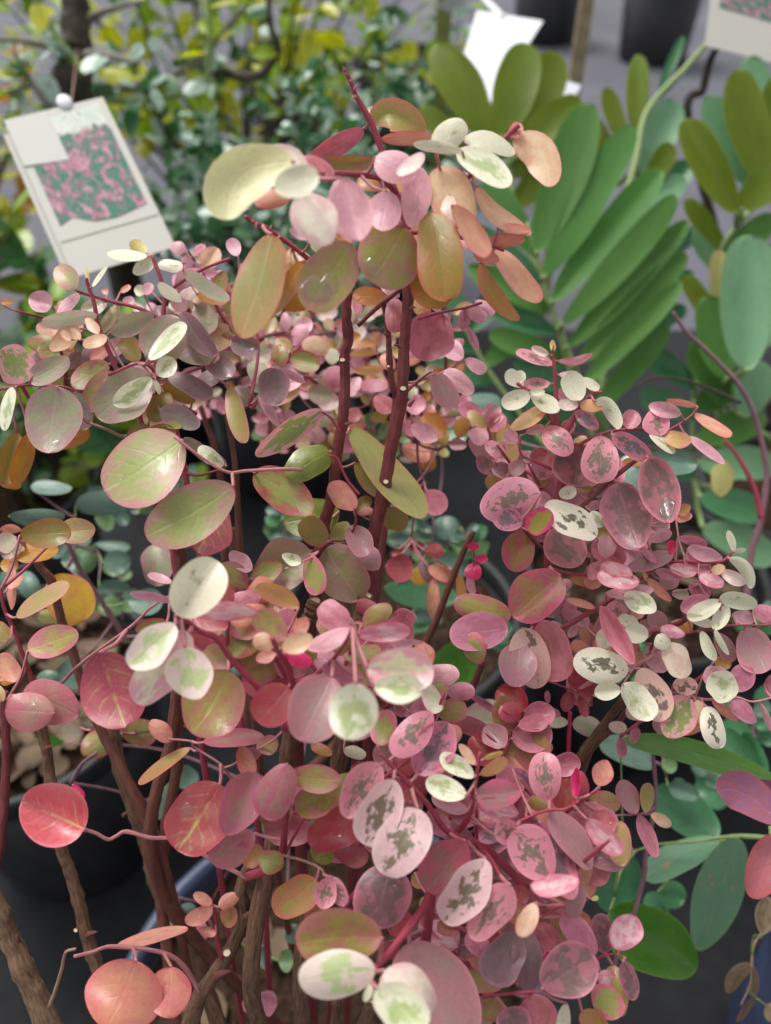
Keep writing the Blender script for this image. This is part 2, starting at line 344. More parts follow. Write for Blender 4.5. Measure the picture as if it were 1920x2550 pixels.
# ------------------------------------------------------------------ tubes (stems, twigs, petioles)
def catmull(pts, n):
    pts = [np.array(p, float) for p in pts]
    if len(pts) == 2: pts = [pts[0], (pts[0] + pts[1]) / 2, pts[1]]
    ext = [2 * pts[0] - pts[1]] + pts + [2 * pts[-1] - pts[-2]]
    out = []
    for i in range(1, len(ext) - 2):
        a, b, c, d = ext[i - 1:i + 3]
        for k in range(n):
            t = k / n
            out.append(.5 * ((2 * b) + (-a + c) * t + (2 * a - 5 * b + 4 * c - d) * t * t + (-a + 3 * b - 3 * c + d) * t ** 3))
    out.append(ext[-2])
    return out
def tube_geo(path, radii, sides=8, jit=0.0, v0=0):
    V, F, UV = [], [], []
    n = len(path); up = np.array((0.31, 0.2, 0.93)); length = 0
    frame = None
    for i in range(n):
        a = path[max(i - 1, 0)]; b = path[min(i + 1, n - 1)]
        t = b - a; t = t / (np.linalg.norm(t) + 1e-12)
        if frame is None:
            x = np.cross(t, up if abs(t @ up) < .95 else np.array((1., 0, 0)))
        else: x = frame - t * (frame @ t)
        x = x / (np.linalg.norm(x) + 1e-12); frame = x
        y = np.cross(t, x)
        if i: length += np.linalg.norm(path[i] - path[i - 1])
        for k in range(sides + 1):
            an = 2 * math.pi * (k % sides) / sides
            r = radii[i] * (1 + (random.uniform(-jit, jit) if k < sides else 0))
            if k == sides: V.append(V[v0 * 0 + len(V) - sides])
            else: V.append(path[i] + (x * math.cos(an) + y * math.sin(an)) * r)
            UV.append((k / sides, length * 1.0))
    w = sides + 1
    for i in range(n - 1):
        for k in range(sides):
            F.append((v0 + i * w + k, v0 + i * w + k + 1, v0 + (i + 1) * w + k + 1, v0 + (i + 1) * w + k))
    for e, base in ((0, 0), (1, (n - 1) * w)):
        F.append(tuple(v0 + base + k for k in (range(sides) if e else range(sides - 1, -1, -1))))
    return V, F, UV
SAMPLES = {}                        # owner -> list of points on its stems, with radius
def stem(owner, name, pts, r0, r1, mat, n=6, sides=9, nodes=0.0, jit=.05, register=True):
    path = catmull(pts, n)
    m = len(path)
    rad = [r0 + (r1 - r0) * i / (m - 1) for i in range(m)]
    if nodes:
        L = 0
        for i in range(m):
            if i: L += np.linalg.norm(path[i] - path[i - 1])
            rad[i] *= 1 + nodes * max(0, math.sin(L * 190 + r0 * 5000)) ** 6
            path[i] = path[i] + np.array([random.uniform(-1, 1) for _ in range(3)]) * r0 * .10
    V, F, UV = tube_geo(path, rad, sides, jit)
    o = mesh_obj(name, V, F, SM[mat], owner['root'], UV)
    if register:
        owner['pts'].extend([(p, r) for p, r in zip(path, rad)])
    return o

# ------------------------------------------------------------------ leaves
def leaf_geo(b, c, t, wid, d, gx, gy, cup, bend, cross, ob=0.10, nt_=11, ns=6, tipn=0.0):
    """b, c, t: base, control and tip in photo pixels; wid: breadth in pixels; d: distance. Returns verts, faces, uvs and the base point."""
    b, c, t = (np.array(q, float) for q in (b, c, t))
    L = np.linalg.norm(t - b); mid = (b + t) / 2; k = d / W0
    V, F, UV = [], [], []
    ph = random.uniform(0, 6.28); f1 = random.choice((2, 3, 4)); amp = random.uniform(.02, .085); fold = random.choice((0, 0, random.uniform(.05, .22))); rip = random.uniform(.015, .05)
    for i in range(nt_ + 1):
        a = math.pi * i / nt_
        tt = (1 - math.cos(a)) / 2
        q = (1 - tt) ** 2 * b + 2 * tt * (1 - tt) * c + tt * tt * t
        tg = 2 * (1 - tt) * (c - b) + 2 * tt * (t - c); tg /= (np.linalg.norm(tg) + 1e-9)
        nn = np.array((-tg[1], tg[0]))
        hw = max(math.sin(a), .02) ** (1.0 - .12 * (tt > .5)) * (1 + ob * (2 * tt - 1)) * wid / 2
        if tipn and tt > .5: hw *= 1 - tipn * ((tt - .5) / .5) ** 2
        for j in range(ns + 1):
            s = 2 * j / ns - 1
            e = 1 + amp * math.sin(f1 * a + ph + (2.1 if s > 0 else 0)) * abs(s)
            xy = q + nn * hw * s * e
            dx, du = (xy[0] - mid[0]) * k, -(xy[1] - mid[1]) * k
            al = (tt - .5)
            off = gx * dx + gy * du + wid * k * (cup * (s * s) * (hw / (wid / 2)) ** 2 + cross * s * hw / wid) + L * k * bend * (al * al * 4 - .3)
            off += wid * k * (rip * math.sin(6 * tt + ph) * s * abs(s) - fold * abs(s) * hw / (wid / 2))
            V.append(np.array(P(xy[0], xy[1], d + off)))
            UV.append((j / ns, tt))
    w_ = ns + 1
    for i in range(nt_):
        for j in range(ns):
            F.append((i * w_ + j, i * w_ + j + 1, (i + 1) * w_ + j + 1, (i + 1) * w_ + j))
    return V, F, UV, V[ns // 2]
def petiole(V, F, UV, p0, p1, r, sag=.25):
    L = np.linalg.norm(p1 - p0)
    m = (p0 + p1) / 2 + np.array((0, 0, -1)) * L * sag * .4
    path = catmull([p0, m, p1], 3)
    v, f, u = tube_geo(path, [r * (1 + .25 * i / 6) for i in range(len(path))], 5, 0, len(V))
    return V + v, F + f, UV + u, len(f)
PENDING = []
def add_leaf(owner, b, t, wid, code, d, c=None, **kw):
    PENDING.append((owner, b, t, wid, code, d, c, kw))
def near(owner, p):
    arr = owner.get('arr')
    if arr is None or len(arr) != len(owner['pts']):
        arr = owner['arr'] = np.array([q[0] for q in owner['pts']])
    dd = np.linalg.norm(arr - p, axis=1); i = int(dd.argmin())
    return dd[i], arr[i]
LIMIT = 300
def build_leaves():
    recs = []
    for owner, b, t, wid, code, d, c, kw in PENDING:
        L = math.hypot(t[0] - b[0], t[1] - b[1])
        gx = kw.get('gx', random.gauss(0, .16)); gy = kw.get('gy', random.uniform(.05, .5))
        cup = kw.get('cup', random.choice((-1, -1, 1)) * random.uniform(.04, .22)); bend = kw.get('bend', random.uniform(-.16, .16))
        asp = wid / max(L, 1)
        cross = 0
        if asp < .5: cross = min(1.1, math.sqrt(max(0, (.62 / max(asp, .2)) ** 2 - 1))) * random.choice((-1, 1)) * .7
        if c is None:
            n = (-(t[1] - b[1]), t[0] - b[0]); kk = random.uniform(-.09, .09)
            c = ((b[0] + t[0]) / 2 + n[0] * kk, (b[1] + t[1]) / 2 + n[1] * kk)
        big = wid * L > 2500
        V, F, UV, p0 = leaf_geo(b, c, t, wid, d, gx, gy, cup, bend, cross, kw.get('ob', random.uniform(-.12, .18)), 16 if big else 10, 6 if big else 4, kw.get('tipn', random.choice((0, 0, .12, .28))))
        recs.append([owner, V, F, UV, np.array(p0), code, wid * L])
    # leaves nearest to a twig first, so that new twigs grow outwards
    for r in recs: r.append(near(r[0], r[4])[0])
    recs.sort(key=lambda r: r[7])
    rank = {}
    for r in sorted(recs, key=lambda r: -r[6]):
        k = id(r[0]); rank[k] = rank.get(k, 0) + 1; r.append(rank[k])
    heap = {}
    for owner, V, F, UV, p0, code, area, _, rk in recs:
        dist, q = near(owner, p0)
        rr = .00038 + min(.0004, math.sqrt(area) * 2.6e-6)
        if dist > .032:
            # a thin twig grows from the nearest stem to just short of the leaf
            dirv = q - p0; L = np.linalg.norm(dirv); end = p0 + dirv / L * min(.008, L * .3) + np.array((0, 0, -.002))
            mid = (q + end) / 2 + np.array([random.uniform(-1, 1) for _ in range(3)]) * L * .08 + np.array(FWD) * L * .10
            mat = owner.get('twig', 'crim')
            stem(owner, 'twig', [q, mid, end], .0010, .0006, mat, 6, 6)
            q = end
        nlf = len(F)
        V, F, UV, nf = petiole(V, F, UV, p0, q, rr)
        fm = [0] * nlf + [1] * nf
        mats = [PAL[code], SM[owner.get('pet', 'pink')]]
        if rk <= LIMIT:
            mesh_obj('leaf', V, F, mats, owner['root'], UV, True, fm)
        else:
            h = heap.setdefault(id(owner), [owner, [], [], [], [], []])
            o0 = len(h[1])
            for m in mats:
                if m not in h[5]: h[5].append(m)
            h[1] += V; h[2] += [tuple(i + o0 for i in f) for f in F]; h[3] += UV
            h[4] += [h[5].index(mats[i]) for i in fm]
    for owner, V, F, UV, fm, mats in heap.values():
        tag(mesh_obj('foliage', V, F, mats, owner['root'], UV, True, fm), kind='stuff')

# ------------------------------------------------------------------ the ground and the pots
def grid_sheet(name, x0, x1, y0, y1, nx, ny, zf, mat, parent=None):
    V, F = [], []
    for j in range(ny + 1):
        for i in range(nx + 1):
            x = x0 + (x1 - x0) * i / nx; y = y0 + (y1 - y0) * j / ny
            V.append((x, y, zf(x, y)))
    for j in range(ny):
        for i in range(nx):
            a = j * (nx + 1) + i
            F.append((a, a + 1, a + nx + 2, a + nx + 1))
    return mesh_obj(name, V, F, mat, parent)
M_GROUND = plain('grey_weed_cloth', '4e4e57', .8, '63636d', 2.2)
tag(grid_sheet('ground', -60, 60, -20, 120, 60, 70, lambda x, y: 0.0, M_GROUND), kind='structure')

M_SHADE = plain('dark_ground_shade', '111215', .85, '1e2025', 40, .2)  # dark sheet added over the ground, painting in the shade between the plants
tag(grid_sheet('shade_sheet', -1.3, 1.3, -.8, 2.0, 4, 4, lambda x, y: .004, M_SHADE), kind='structure')

def ring_geo(prof, n=48, cx=0, cy=0):
    V, F = [], []
    for r, z in prof:
        for k in range(n):
            a = 2 * math.pi * k / n
            V.append((cx + r * math.cos(a), cy + r * math.sin(a), z))
    for i in range(len(prof) - 1):
        for k in range(n):
            F.append((i * n + k, i * n + (k + 1) % n, (i + 1) * n + (k + 1) % n, (i + 1) * n + k))
    return V, F
def pot(x, y, rad, h, label, group=None, mat=None, rim_mat=None, soil_drop=.035, soil=True):
    root = thing('plant_pot', (x, y, 0), label, 'pot', group)
    mat = mat or M_POT
    V, F = ring_geo([(.001, .004), (rad * .80, .004), (rad * .82, .02), (rad * .97, h - .03), (rad * .955, h - .03), (rad * .80, .022), (.001, .022)], 48, x, y)
    mesh_obj('wall', V, F, mat, root)
    V, F = ring_geo([(rad * .96, h - .034), (rad * 1.03, h - .034), (rad * 1.05, h - .026), (rad * 1.045, h - .003), (rad * 1.03, h), (rad * .985, h), (rad * .965, h - .006), (rad * .96, h - .034)], 48, x, y)
    mesh_obj('rim', V, F, rim_mat or mat, root)
    if soil:
        zs = h - soil_drop; V, F = [(x, y, zs + .012)], []
        n = 40
        for i in range(1, 9):
            for k in range(n):
                a = 2 * math.pi * k / n; r = rad * .945 * i / 8
                px, py = x + r * math.cos(a), y + r * math.sin(a)
                V.append((px, py, zs + .010 * mnoise.noise((px * 40, py * 40, 3)) + .010 * (1 - i / 8)))
        for k in range(n): F.append((0, 1 + k, 1 + (k + 1) % n))
        for i in range(7):
            for k in range(n):
                F.append((1 + i * n + k, 1 + (i + 1) * n + k, 1 + (i + 1) * n + (k + 1) % n, 1 + i * n + (k + 1) % n))
        mesh_obj('soil', V, F, M_SOIL, root)
    return root
PG_ = 'black nursery pots'
pot(-.05, .20, .185, .33, 'wide nursery pot with blue-black rim under the mauve and cream snowbush stems', PG_, None, M_POTB)
pot(-.44, .55, .155, .33, 'black nursery pot with leaf litter on its soil beside bare brown stems', PG_)
pot(.02, .66, .15, .33, 'black nursery pot holding the small-leaved pink snowbush in shade', PG_)
pot(.36, .74, .16, .33, 'black nursery pot holding the cycad with blunt green leaflets', PG_)
pot(.52, .22, .155, .33, 'blue-black pot holding the broad green leaved plant', PG_, M_POTB, M_POTB)

# ------------------------------------------------------------------ plants that own the catalogue's leaves
def owner(name, base, label, cat, group=None, **kw):
    d = dict(root=thing(name, base, label, cat, group), pts=[(np.array(base, float), .005)], base=Vector(base))
    d.update(kw); return d
GS = 'variegated snowbushes'
OW = {
    'M': owner('snowbush', (-.03, .11, .30), 'tall pink, cream and crimson snowbush with two bare red stems rising above the others', 'shrub', GS),
    'L': owner('snowbush', (-.13, .09, .30), 'sage-green and mauve leaved snowbush on brown stems beside the plant care card', 'shrub', GS),
    'R': owner('snowbush', (.05, .13, .30), 'pink and white speckled snowbush spreading in front of the green cycad', 'shrub', GS),
    'B': owner('snowbush', (.02, .64, .30), 'shaded small-leaved pink snowbush behind the two bare red stems', 'shrub', GS, twig='red'),
    'T': owner('round_leaved_plant', (-.42, .56, .30), 'low plant with round blue-green leaves in pot with leaf litter', 'plant', None, twig='mauve', pet='green'),
    'U': owner('round_leaved_plant', (.20, .60, .02), 'pale blue-green leaves low down between pink snowbush and cycad', 'plant', None, twig='mauve', pet='green'),
    'G': owner('broadleaf_plant', (.50, .22, .30), 'broad dark green leaves with rusty streaks beside black pot', 'plant', None, twig='green', pet='green'),
    'PU': owner('purple_leaved_plant', (.30, .17, .02), 'purple-red broad leaves overhanging the rusty-streaked green plant', 'plant', None, twig='mauve', pet='mauve'),
}
def pick(o, code, x, y, d):
    if code in ('T', 'Tg'): return OW['T'] if x < 700 else OW['U']
    if code in ('GD', 'GF', 'GV'): return OW['G'] if x > 1300 else OW['U']
    if code in ('PU', 'PU2'): return OW['PU']
    if code in ('DRY', 'DRT'): return OW['G']
    if d > .455: return OW['B']
    return OW[o]

Z = 1666 / 640
BLK = {  # enlarged views of the photograph the catalogue was read from: origin and scale
    'TP': (460, 150, 1666 / 940), 'L1': (0, 600, Z), 'C': (640, 600, Z), 'LM': (0, 1200, Z), 'CM': (640, 1200, Z), 'R': (1280, 800, Z),
    'RM': (1280, 1300, Z), 'BL': (0, 1800, Z), 'BM': (640, 1750, Z), 'BR': (1280, 1850, Z), 'Z': (960, 0, 1666 / 960), 'O': (0, 0, 1666 / 1920)}
# ---- stems:  view owner material  w0 w1 (breadth in that view)  d0 d1 (mm)  [base]  x y x y ...   'base' runs the stem on to its root
STEMS = '''
C M red 62 74 352 400 b 590 330 580 500 592 620 566 760 570 900 558 1150 540 1260 515 1400 500 1560 470 1720 420 1900 380 2300
C M red 66 90 345 400 b 985 150 978 400 955 650 945 950 930 1080 890 1250 850 1450 820 1640 770 1850 745 2000 740 2300
C M red 34 50 385 420 b 780 250 830 450 850 600 862 800 882 960 900 1020 870 1250 840 1500 830 1800 760 2400
C M red 30 28 352 362 n 950 300 790 420 655 550
C M crim 14 18 362 372 n 1130 850 1050 905 960 990
C M crim 14 20 365 370 n 420 1105 480 1150 540 1240
C M crim 14 22 365 372 n 470 1390 520 1410 560 1500 600 1570 660 1640
C M crim 18 18 360 366 n 1460 400 1340 435 1200 462 1000 520 960 560
TP M crim 16 40 322 345 n 703 40 735 100 760 165 820 270 870 400 925 580 985 760 985 900
TP M crim 16 26 305 335 n 270 690 300 715 380 750 550 880 700 1010 720 1090
TP M crim 24 30 322 340 n 1475 285 1380 380 1270 500 1120 570 940 600
TP M crim 20 30 270 335 n 420 440 560 500 700 500 860 520 930 580
TP M crim 12 24 330 340 n 1410 840 1280 800 1120 760 980 760
L1 L crim 20 26 392 405 n 500 325 560 345 700 385 910 440 1060 520
L1 L crim 22 40 388 405 b 560 240 575 300 610 400 640 560 700 700 760 840 860 1000 920 1200 980 1500 1100 1900 1160 2300
L1 L crim 24 44 398 408 b 985 95 1040 240 1065 380 1055 500 1050 640 1010 800 1040 1000 1130 1200 1200 1500 1290 2000 1400 2500
L1 L crim 20 24 402 406 n 1490 115 1300 190 1120 310 1062 400
L1 L crim 18 20 390 402 n 0 962 180 935 400 945 550 975 780 890
L1 L tan 20 26 384 398 n 575 1180 700 1225 800 1270 940 1250
L1 L crim 20 18 380 398 n 700 870 870 800 960 805 1020 900 1010 1000
L1 M pink 20 24 352 372 n 1130 1270 1330 1420 1480 1500 1600 1490 1800 1480 1960 1480
L1 B brown 34 44 500 520 b 1290 1050 1400 1370 1440 1600
L1 M brown 34 52 430 440 b 1470 1120 1520 1430 1540 1700 1560 2100 1590 2400
LM M pink 18 22 345 365 n 1095 740 970 820 860 930 640 1090 500 1200 400 1305
LM L crim 20 34 372 388 n 5 700 30 830 90 960 150 1130 210 1300 230 1500
LM L brown 50 60 415 425 b 205 440 260 550 340 660 400 900 470 1100 560 1400 640 1580
LM M crim 30 46 292 318 n 1140 870 1210 900 1300 970 1400 1010 1500 1150 1620 1280 1760 1400
LM M brown 70 80 385 410 b 1130 360 1170 480 1190 700 1180 1000 1150 1340 1130 1600
LM B brown 60 70 470 480 b 1500 300 1560 770 1600 1100
LM T mauve 32 36 520 560 n 440 400 530 590 650 760 800 1000
CM M bark 96 100 372 380 b 372 772 350 850 310 960 270 1200 235 1400 220 1600 150 2100
CM M bark 92 100 376 384 b 706 738 690 800 655 930 620 1060 580 1300 560 1600 480 2100
CM M red 34 34 362 378 n 480 385 420 430 395 480
CM M red 14 28 368 382 n 630 170 640 260 580 370 470 385 340 470 290 510
CM M crim 20 40 285 320 n 620 950 520 1120 380 1250 260 1300
CM M crim 30 60 286 330 n 95 1010 150 1120 210 1220 215 1400 180 1600
CM M brown 40 50 440 455 n 1400 320 1300 540 1180 850 1080 1080
CM R brown 46 54 430 440 b 1465 1160 1400 1320 1320 1440 1250 1650
CM R crim 8 14 392 402 n 1400 430 1405 500 1415 640 1440 720 1560 820
CM R hot 40 46 410 420 b 1640 1260 1670 1500 1690 1640
R R crim 18 60 392 402 b 250 185 262 300 270 450 275 640 300 1000 285 1140 240 1350 215 1562 220 1650 150 1900 60 2300
R R crim 18 42 388 396 n 570 460 510 470 420 560 350 700 300 800
R R crim 22 30 390 396 n 20 400 100 470 190 560 275 690
R R crim 16 26 386 394 n 985 745 880 705 780 700 600 720 440 790 310 880
R R crim 14 20 388 392 n 1190 560 1140 620 1050 680 940 740
R R red 26 34 384 396 n 870 830 820 880 700 970 550 1100 430 1210 300 1350
R R red 18 28 376 396 n -20 1250 60 1340 130 1420 215 1500
R R crim 14 20 390 394 n 40 740 45 860 160 920 290 980
RM R crim 18 36 386 402 n 1420 190 1320 260 990 260 820 370 560 545 360 660 200 760
RM R crim 14 24 384 402 n 230 290 320 325 480 345 580 330
RM R crim 12 22 388 398 n 1700 668 1400 670 1250 690 1100 720 960 690 800 760
RM R pink 12 24 376 396 n 690 1090 740 1000 800 920 880 880 920 800
RM R crim 10 14 390 398 n 445 1140 420 1110 350 1080 200 1030 60 1040
RM R crim 8 14 396 404 n 225 1165 140 1225 60 1275
RM R pink 12 20 380 396 n 1700 1130 1550 1165 1430 1135 1250 1150 1060 1110 900 1100
RM R bark 50 62 410 430 b 900 1000 780 1090 700 1170 610 1280 480 1450 400 1562 250 1760
RM R brown 32 40 425 435 b 760 1190 640 1340 500 1480 420 1700
RM R hot 24 30 425 430 b 365 1230 355 1400 350 1562 320 1800
RM R red 30 40 400 430 n 1200 400 1230 480 1100 640 960 700 880 880
BL M pink 22 28 338 360 n 545 690 620 715 700 755 760 730 820 705 980 745 1150 755 1330 860 1590 1000
BL M pink 22 32 346 372 n 478 1515 600 1485 740 1450 1060 1490 1200 1590 1290 1740
BL M tan 18 26 380 398 n 490 1465 425 1490 400 1600 360 1730 318 1840
BL M pink 14 18 352 362 n 1100 105 1240 120 1262 160 1430 270 1520 390 1660 520
BL T mauve 26 28 430 470 n 625 195 530 270 460 390
BL L bark 62 84 412 425 b 235 -60 270 40 300 180 330 390 400 810 450 950 510 1150 560 1370 640 1610 760 1952
BL M bark 80 92 455 475 b 660 -150 720 0 780 300 870 560 960 830 1010 1050 1120 1200 1220 1400 1330 1700
BL M brown 64 84 435 450 b 1150 -100 1150 250 1090 600 1060 850 1040 1050 1060 1300 1090 1500 1130 1952
BL L tanbark 112 150 395 410 b -120 1000 -20 1200 60 1400 180 1650 310 1952
BL M bark 76 104 372 392 b 1640 880 1560 1080 1590 1250 1490 1480 1380 1650 1290 1780 1230 1952
BL M bark 60 70 376 384 n 1760 1040 1650 1200 1570 1290
BL M crim 20 40 372 380 n 1380 1180 1400 1300 1410 1420 1440 1520
BL L red 50 62 405 420 n 30 -200 30 -60 42 200 22 600 -30 950 -150 1400
BM M crim 26 54 306 340 n 800 330 960 500 1100 650 1240 840 1450 920 1600 1050 1740 1200
BM M crim 24 46 312 330 n 1445 320 1410 560 1370 740 1290 850
BM M crim 40 72 280 350 b 720 1760 840 1640 960 1490 1080 1330 1130 1240 1100 1500 1040 1900 960 2300
BM M crim 40 56 325 372 n 205 560 180 800 160 980 60 1080 -75 1130
BM M crim 16 20 325 345 n 345 715 300 760 180 980
BM M tan 14 20 325 342 n 430 1110 420 1080 320 1030 170 990
BM M crim 30 40 318 340 n 720 1150 600 1280 560 1400 700 1600
BM M crim 24 34 312 330 n 1700 1830 1600 1740 1480 1640 1380 1500 1200 1400
BM M bark 76 84 430 440 b 300 1650 290 1900 280 2200
BM M bark 56 62 410 420 b 510 1940 500 2100 500 2200
BM M bark 84 90 400 410 b 740 1960 700 2080 690 2200
BR M crim 16 24 318 330 n 420 375 330 430 200 440 0 530 -150 620
BR M crim 14 20 312 326 n 330 1045 250 1090 160 1140 40 1250
BR M crim 14 18 335 345 n 720 1390 640 1370 540 1400 400 1500
BR M crim 20 24 308 320 n 180 1610 0 1620 -200 1640
BR R mauve 26 30 440 470 b 900 60 918 330 880 600 850 760 840 880 770 1130 700 1300
BR R mauve 14 18 402 412 n 650 470 790 462 870 450 905 420
BR G green 20 34 505 540 n 1160 640 1330 615 1500 605 1700 640 1800 800
BR G tan 12 16 495 520 n 1470 1700 1530 1560 1540 1430 1550 1330 1600 1240 1720 1180
BR PU mauve 24 30 335 345 b 1640 520 1720 560 1800 800
'''
ENDS = {}
def run_stems():
    for ln in STEMS.strip().splitlines():
        q = ln.split()
        x0, y0, sc = BLK[q[0]]; ow = OW[q[1]]; w0, w1, d0, d1 = (float(v) for v in q[3:7])
        xy = [float(v) for v in q[8:]]
        px = [(x0 + xy[i] / sc, y0 + xy[i + 1] / sc) for i in range(0, len(xy), 2)]
        n = len(px); pts = []
        for i, (x, y) in enumerate(px):
            pts.append(P(x, y, (d0 + (d1 - d0) * i / (n - 1)) / 1000))
        r0 = w0 / sc / 2 * d0 / 1000 / W0; r1 = w1 / sc / 2 * d1 / 1000 / W0
        big = w1 / sc > 16
        if q[7] == 'b':
            last = pts[-1]; b = ow['base'] + Vector((random.uniform(-.045, .045), random.uniform(-.04, .04), -.012))
            dv_ = (pts[-1] - pts[-2]).normalized() * min(.10, (b - last).length * .4); e_ = last + dv_
            pts.append(e_); pts.append(e_.lerp(b, .6)); pts.append(b); r1 *= 1.15
        mt = q[2]
        stem(ow, 'stem' if big else 'twig', pts, r0, r1, mt, 7 if big else 5, 12 if big else 8, nodes=.16 if mt in ('bark', 'tanbark', 'brown', 'red') else .14, jit=.07 if 'bark' in mt else .03)
    # sawn-off ends and pruning scars
    cuts = [('M', 'CM', 372, 772, 92, .372), ('M', 'CM', 706, 738, 88, .376), ('M', 'BM', 740, 1962, 84, .40), ('M', 'C', 553, 770, 38, .349), ('M', 'C', 948, 955, 44, .343), ('M', 'C', 850, 812, 24, .385), ('M', 'C', 835, 1560, 40, .352), ('M', 'BL', 1470, 1490, 60, .366), ('M', 'BL', 1020, 1080, 36, .45), ('L', 'BL', 490, 1345, 30, .405)]
    for o, b, x, y, wv, d in cuts:
        x0, y0, sc = BLK[b]; c = np.array(P(x0 + x / sc, y0 + y / sc, d)); r = wv / sc / 2 * d / W0
        V, F = [], []
        ax = np.array(UPV) * .75 - np.array(FWD) * .66 if wv > 80 else -np.array(FWD) + np.array(UPV) * .3
        ax /= np.linalg.norm(ax); ux = np.cross(ax, (0, 1, .2)); ux /= np.linalg.norm(ux); uy = np.cross(ax, ux)
        prof = [(1.12, -1.0), (1.15, -.25), (1.0, .05), (.82, .02), (.72, -.06), (.3, -.02), (.02, .0)]
        n = 14
        for rr, hh in prof:
            for k in range(n):
                a = 2 * math.pi * k / n; q = r * rr * (1 + random.uniform(-.07, .07))
                V.append(c + ux * q * math.cos(a) + uy * q * math.sin(a) * .85 + ax * r * hh)
        fm = []
        for i in range(len(prof) - 1):
            for k in range(n):
                F.append((i * n + k, i * n + (k + 1) % n, (i + 1) * n + (k + 1) % n, (i + 1) * n + k)); fm.append(1 if i >= 3 else 0)
        mesh_obj('pruning_scar', V, F, [SM['bark'], M_CUT], OW[o]['root'], [(k % n / n, .01 * (k // n)) for k in range(len(V))], True, fm)
run_stems()
for b, x, y, dx, dy, d in (('TP', 703, 42, -9, -18, .322), ('TP', 757, 160, -22, 14, .325), ('TP', 748, 130, 18, -26, .3235), ('TP', 716, 66, -14, -8, .3225), ('TP', 730, 96, 16, -18, .323), ('TP', 272, 692, -14, -4, .305), ('TP', 300, 716, 10, -26, .306), ('TP', 318, 722, -6, 20, .307), ('TP', 378, 748, 8, -24, .311), ('TP', 420, 778, -12, 22, .313),
                           ('R', 252, 190, 4, -40, .391), ('C', 575, 1190, 50, -10, .36), ('C', 500, 1350, -34, -30, .364), ('C', 985, 1070, 40, -40, .351), ('C', 990, 440, 40, -10, .343), ('C', 930, 690, -44, -16, .345), ('BL', 800, 600, 40, -30, .455), ('BL', 560, 1375, 70, -20, .42), ('BL', 120, 1420, -10, -50, .395), ('BL', 300, 165, 46, -16, .412), ('BL', 1590, 1260, 60, -50, .372), ('BL', 1400, 1640, 100, -30, .374), ('RM', 610, 1280, 20, -40, .408), ('C', 855, 620, -40, -20, .384)):
    x0, y0, sc = BLK[b]; o = OW['L'] if b == 'BL' and x < 700 else OW['R'] if b[0] == 'R' else OW['M']
    a = np.array(P(x0 + x / sc, y0 + y / sc, d)); e = np.array(P(x0 + (x + dx) / sc, y0 + (y + dy) / sc, d - .001)); L_ = np.linalg.norm(e - a)
    pth = catmull([a, a + (e - a) * .55 + np.array((0, 0, L_ * .12)), e], 4)
    V, F, UV = tube_geo(pth, [L_ * .26 * (1 - .75 * i / (len(pth) - 1)) for i in range(len(pth))], 7, .1)
    mesh_obj('bud', V, F, SM['brown' if b in ('C', 'BL', 'RM') else 'pink'], o['root'], UV)
